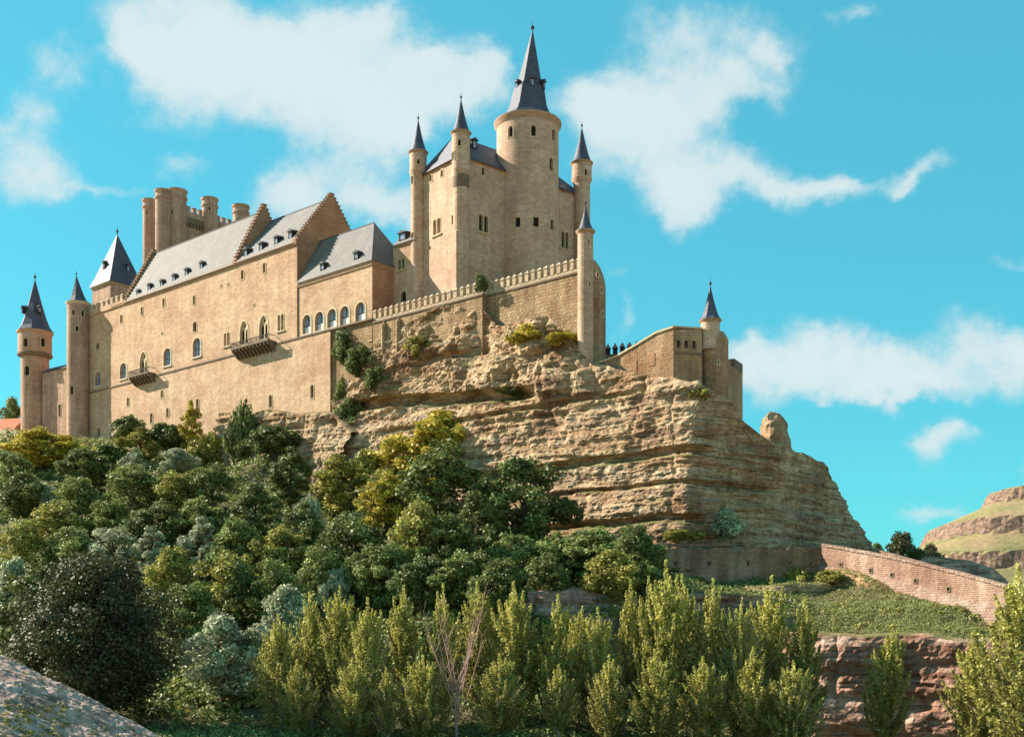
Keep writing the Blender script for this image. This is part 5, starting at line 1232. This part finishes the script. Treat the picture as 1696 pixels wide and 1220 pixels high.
def bare_tree():
    Y = 97.5; px = 757; x = (px-CX)/FPX*Y; z = tz(x, Y); H = zof(1018, Y)-z; R = thing('bare_tree', 'leafless pinkish young tree standing out in the poplar row', 'tree', (x, Y, z))
    b = MB(); rg = random.Random(3)
    b.tube((x, Y, z-.4), (x-.1, Y, z+H*.28), .14, .11, 7); b.build('trunk', 'pink_bark', R)
    for i in range(13):
        b = MB(); h0 = z+H*(.16+.045*i*.6); a = rg.uniform(0, 6.28); sp = rg.uniform(.5, 1.9)*(-1 if i % 2 else 1); p = Vector((x-.05, Y, h0)); r = .07
        for k in range(5):
            q = p+Vector((sp*.42*(1-.12*k)+rg.uniform(-.08, .08), math.sin(a)*.3, H*rg.uniform(.11, .15))); b.tube(p, q, r, r*.72, 5)
            for t in range(2): w = q+Vector((rg.uniform(-.7, .7), rg.uniform(-.5, .5), rg.uniform(.7, 1.5))); b.tube(q, w, r*.4, .008, 3)
            p, r = q, r*.72
        b.build('branch', 'pink_bark', R)
bare_tree()
# ---- shrubs rooted on the rock and walls
bpy.context.view_layer.update()
DG = bpy.context.evaluated_depsgraph_get()
def rockbush(px, py, w, h, mat, label, name='bush'):
    d = ray(px, py).normalized(); ok, loc, nr, *_ = sc.ray_cast(DG, Vector((0, 0, 0)), d)
    if not ok: return
    Y = loc.y; o = bpy.data.objects.new(name, BU[random.randrange(3)]); COL.objects.link(o); ww, hh = w*1.3/FPX*Y, h*1.25/FPX*Y
    o.location = loc-UP*hh*.42+Vector((0, .15*ww, 0)); o.scale = (ww/4, ww/4*.8, hh/3.2); o.rotation_euler = (0, 0, random.uniform(0, 6)); setmat(o, mat); tag(o, label, 'bush', 'shrubs rooted on the rock')
for a in [(572,572,50,54,'leaf_dark','dark shrub at the top of the shaded cleft beside the palace corner'),(602,598,56,50,'leaf_dark','dark shrub in the middle of the cleft beside the palace corner'),(625,628,46,40,'leaf_dark','dark shrub at the right of the cleft under the rock overhang'),
          (566,650,34,46,'leaf_mid','green shrub hanging beside the palace corner edge'),(582,690,62,48,'leaf_dark','dark round shrub at the bottom of the cleft'),(694,570,42,34,'leaf_olive','yellow-green shrub on the rock below the left merlons'),
          (893,548,84,26,'leaf_yellow','wide yellow-green shrub below the rough masonry wall'),(936,560,60,20,'leaf_yellow','low yellow-green shrub left of the round bastion foot'),(797,468,22,26,'leaf_dark','small dark shrub clinging to the battlement wall corner'),
          (732,722,120,74,'leaf_yellow','bright yellow-green shrub on the rock above the tallest tree'),(672,752,110,70,'leaf_yellow','yellow-green shrub on the cliff left of the brightest yellow one'),(1192,868,72,52,'leaf_silver','silvery shrub at the cliff foot above the terrace wall'),
          (1130,885,60,20,'leaf_olive','low olive shrub along the top of the terrace wall'),(1118,952,100,30,'leaf_mid','spreading green shrub at the foot of the terrace wall'),(1320,962,48,38,'leaf_olive','brownish-green shrub below the corner of the terrace wall'),
          (1385,958,70,26,'leaf_olive','olive shrub under the start of the sunlit wall'),(855,645,54,14,'leaf_dark','thin dark shrub under the overhang in the upper cliff'),(1065,950,60,40,'leaf_mid','green shrub left of the spreading shrub by the terrace wall'),
          (1160,650,30,16,'leaf_olive','small olive shrub at the foot of the lower bastion'),(940,846,44,36,'leaf_dark','dark shrub on the cliff foot right of the broad dark tree')]:
    rockbush(*a)
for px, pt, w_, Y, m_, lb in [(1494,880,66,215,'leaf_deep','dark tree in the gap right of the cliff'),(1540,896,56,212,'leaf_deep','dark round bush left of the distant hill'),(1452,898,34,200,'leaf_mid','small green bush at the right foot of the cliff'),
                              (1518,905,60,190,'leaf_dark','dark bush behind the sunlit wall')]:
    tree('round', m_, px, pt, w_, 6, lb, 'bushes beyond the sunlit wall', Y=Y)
# ---- low cover
def cover(name, n, f, leafs, mat, label, spread=1.3, hgt=1.3, sz=.3, seed=1):
    global RNG
    RNG = np.random.default_rng(seed); C = f(n); m = len(C); k = leafs
    rad = RNG.uniform(.5, 1.0, m)*spread
    v = unit(m*k); c = np.repeat(C, k, 0); r = np.repeat(rad, k)[:, None]
    p = c+v*r*RNG.uniform(.6, 1.1, (m*k, 1))*np.array([1, 1, hgt/spread]); tone = np.repeat(RNG.uniform(.05, .75, m), k)+RNG.normal(size=m*k)*.15
    me = leafmesh(name, p, v+[0, 0, .4]+RNG.normal(size=(m*k, 3))*.4, sz*RNG.uniform(.6, 1.3, m*k), tone, mat)
    o = bpy.data.objects.new(name, me); COL.objects.link(o); tag(o, label, kind='stuff'); return o
def slope_pts(n):
    px = RNG.uniform(-40, 1090, n*4); Y = RNG.uniform(110, 262, n*4); lim = np.interp(px, [0, 150, 340, 545, 700, 900, 1090], [262, 256, 226, 196, 178, 161, 148])
    ok = Y < lim; px, Y = px[ok][:n], Y[ok][:n]; x = (px-CX)/FPX*Y; return np.stack([x, Y, terrain(x, Y)+.3], 1)
cover('undergrowth', 3400, slope_pts, 38, 'leaf_mid', 'tangled green undergrowth between the trees on the slope', 1.5, 1.3, .34)
cover('undergrowth', 700, slope_pts, 38, 'leaf_olive', 'yellowish scrub between the trees on the slope', 1.2, 1.2, .3, 4)
def terr_pts(n):
    px = RNG.uniform(860, 1340, n); Y = RNG.uniform(126, 140, n); x = (px-CX)/FPX*Y; return np.stack([x, Y, terrain(x, Y)], 1)
cover('undergrowth', 900, terr_pts, 34, 'leaf_mid', 'scrub on the ledges behind the poplars', .8, .6, .18, 6)
def bank_pts(n):
    px = RNG.uniform(1335, 1720, n); x0 = np.interp(px, [1350, 1500, 1660, 1850], [0, -3.2, -7.4, -12]); Y = RNG.uniform(120.5, 129.5, n)+x0; x = (px-CX)/FPX*Y; return np.stack([x, Y, terrain(x, Y)+.05], 1)
cover('grass', 9000, bank_pts, 13, 'leaf_grass', 'soft green grass bank below the sunlit wall', .5, .13, .085, 8)
cover('undergrowth', 60, bank_pts, 60, 'leaf_olive', 'scattered low bushes on the grass bank', .7, .5, .15, 18)
def valley_pts(n):
    px = RNG.uniform(200, 1700, n); Y = RNG.uniform(84, 113, n); x = (px-CX)/FPX*Y; return np.stack([x, Y, terrain(x, Y)+.1], 1)
cover('undergrowth', 2200, valley_pts, 34, 'leaf_mid', 'rank weeds on the valley floor around the poplar stems', 1.0, .9, .18, 9)
def gb_pts0(n):
    px = RNG.uniform(0, 70, n); x = (px-CX)/FPX*30; Y = RNG.uniform(29, 32, n); return np.stack([x*Y/30, Y, np.full(n, -2.9)], 1)
curtain('rock_band', [(1500, 152, 8.5), (1530, 150, 9.6), (1600, 147, 9.0), (1640, 145, 7.6), (1660, 144, 5)], 2, 1.5, 'red_rock', .6, 41.2, label='reddish earth bank behind the sunlit wall')

def bank_z(x, y): return 0
bk = bpy.data.objects['gravel_bank']; bpy.context.view_layer.update(); DG = bpy.context.evaluated_depsgraph_get()
def on_bank(n, x0=5, x1=300, y0=1085, y1=1222):
    out = []
    for _ in range(n*4):
        px, py = random.uniform(x0, x1), random.uniform(y0, y1); ok, loc, nr, fi, ob, mx = sc.ray_cast(DG, Vector((0, 0, 0)), ray(px, py).normalized())
        if ok and ob.name.startswith('gravel_bank'): out.append(tuple(loc))
        if len(out) >= n: break
    return np.array(out)
def bank_stones():
    C = on_bank(420); b = MB(); rg = random.Random(2)
    for c in C:
        r = rg.choice([.05, .07, .09, .12, .17]); k = 5; a0 = rg.uniform(0, 6); c = Vector(c)
        lo = [c+Vector((math.cos(a0+6.283*i/k)*r*rg.uniform(.8, 1.3), math.sin(a0+6.283*i/k)*r*rg.uniform(.8, 1.3), -.03)) for i in range(k)]
        hi = [c+Vector(((p.x-c.x)*.6, (p.y-c.y)*.6, r*rg.uniform(.5, .8))) for p in lo]
        for i in range(k): b.poly([lo[i], lo[(i+1) % k], hi[(i+1) % k], hi[i]])
        b.poly(hi)
    tag(b.build('loose_stones', 'gravel_stone'), 'loose pale stones strewn over the near bank', kind='stuff')
plain('gravel_stone', (.42, .33, .28), var=.5, scale=2.5)
cover('undergrowth', 90, lambda n: on_bank(n, 5, 110, 1165, 1222), 26, 'leaf_olive', 'dry weeds in the bottom left corner of the bank', .16, .12, .05, 11)
cover('undergrowth', 70, lambda n: on_bank(n), 20, 'leaf_dark', 'scattered dark weeds on the pale stony bank', .16, .1, .05, 12)

def hit_pts(x0, x1, y0, y1, names):
    def f(n):
        out = []
        for _ in range(n*6):
            ok, loc, nr, fi, ob, mx = sc.ray_cast(DG, Vector((0, 0, 0)), ray(random.uniform(x0, x1), random.uniform(y0, y1)).normalized())
            if ok and nr.z > .35 and ob.name.split('.')[0] in names: out.append(tuple(loc))
            if len(out) >= n: break
        return np.array(out)
    return f
cover('grass', 900, hit_pts(1200, 1560, 930, 1010, ('rock_band', 'ground')), 16, 'leaf_grass', 'rough grass and weeds on the mound below the wall corner', .5, .2, .09, 21)
cover('undergrowth', 60, hit_pts(560, 1240, 540, 900, ('rock_cliff',)), 40, 'leaf_olive', 'small scrub tufts growing on the ledges of the cliff', .45, .3, .12, 22)
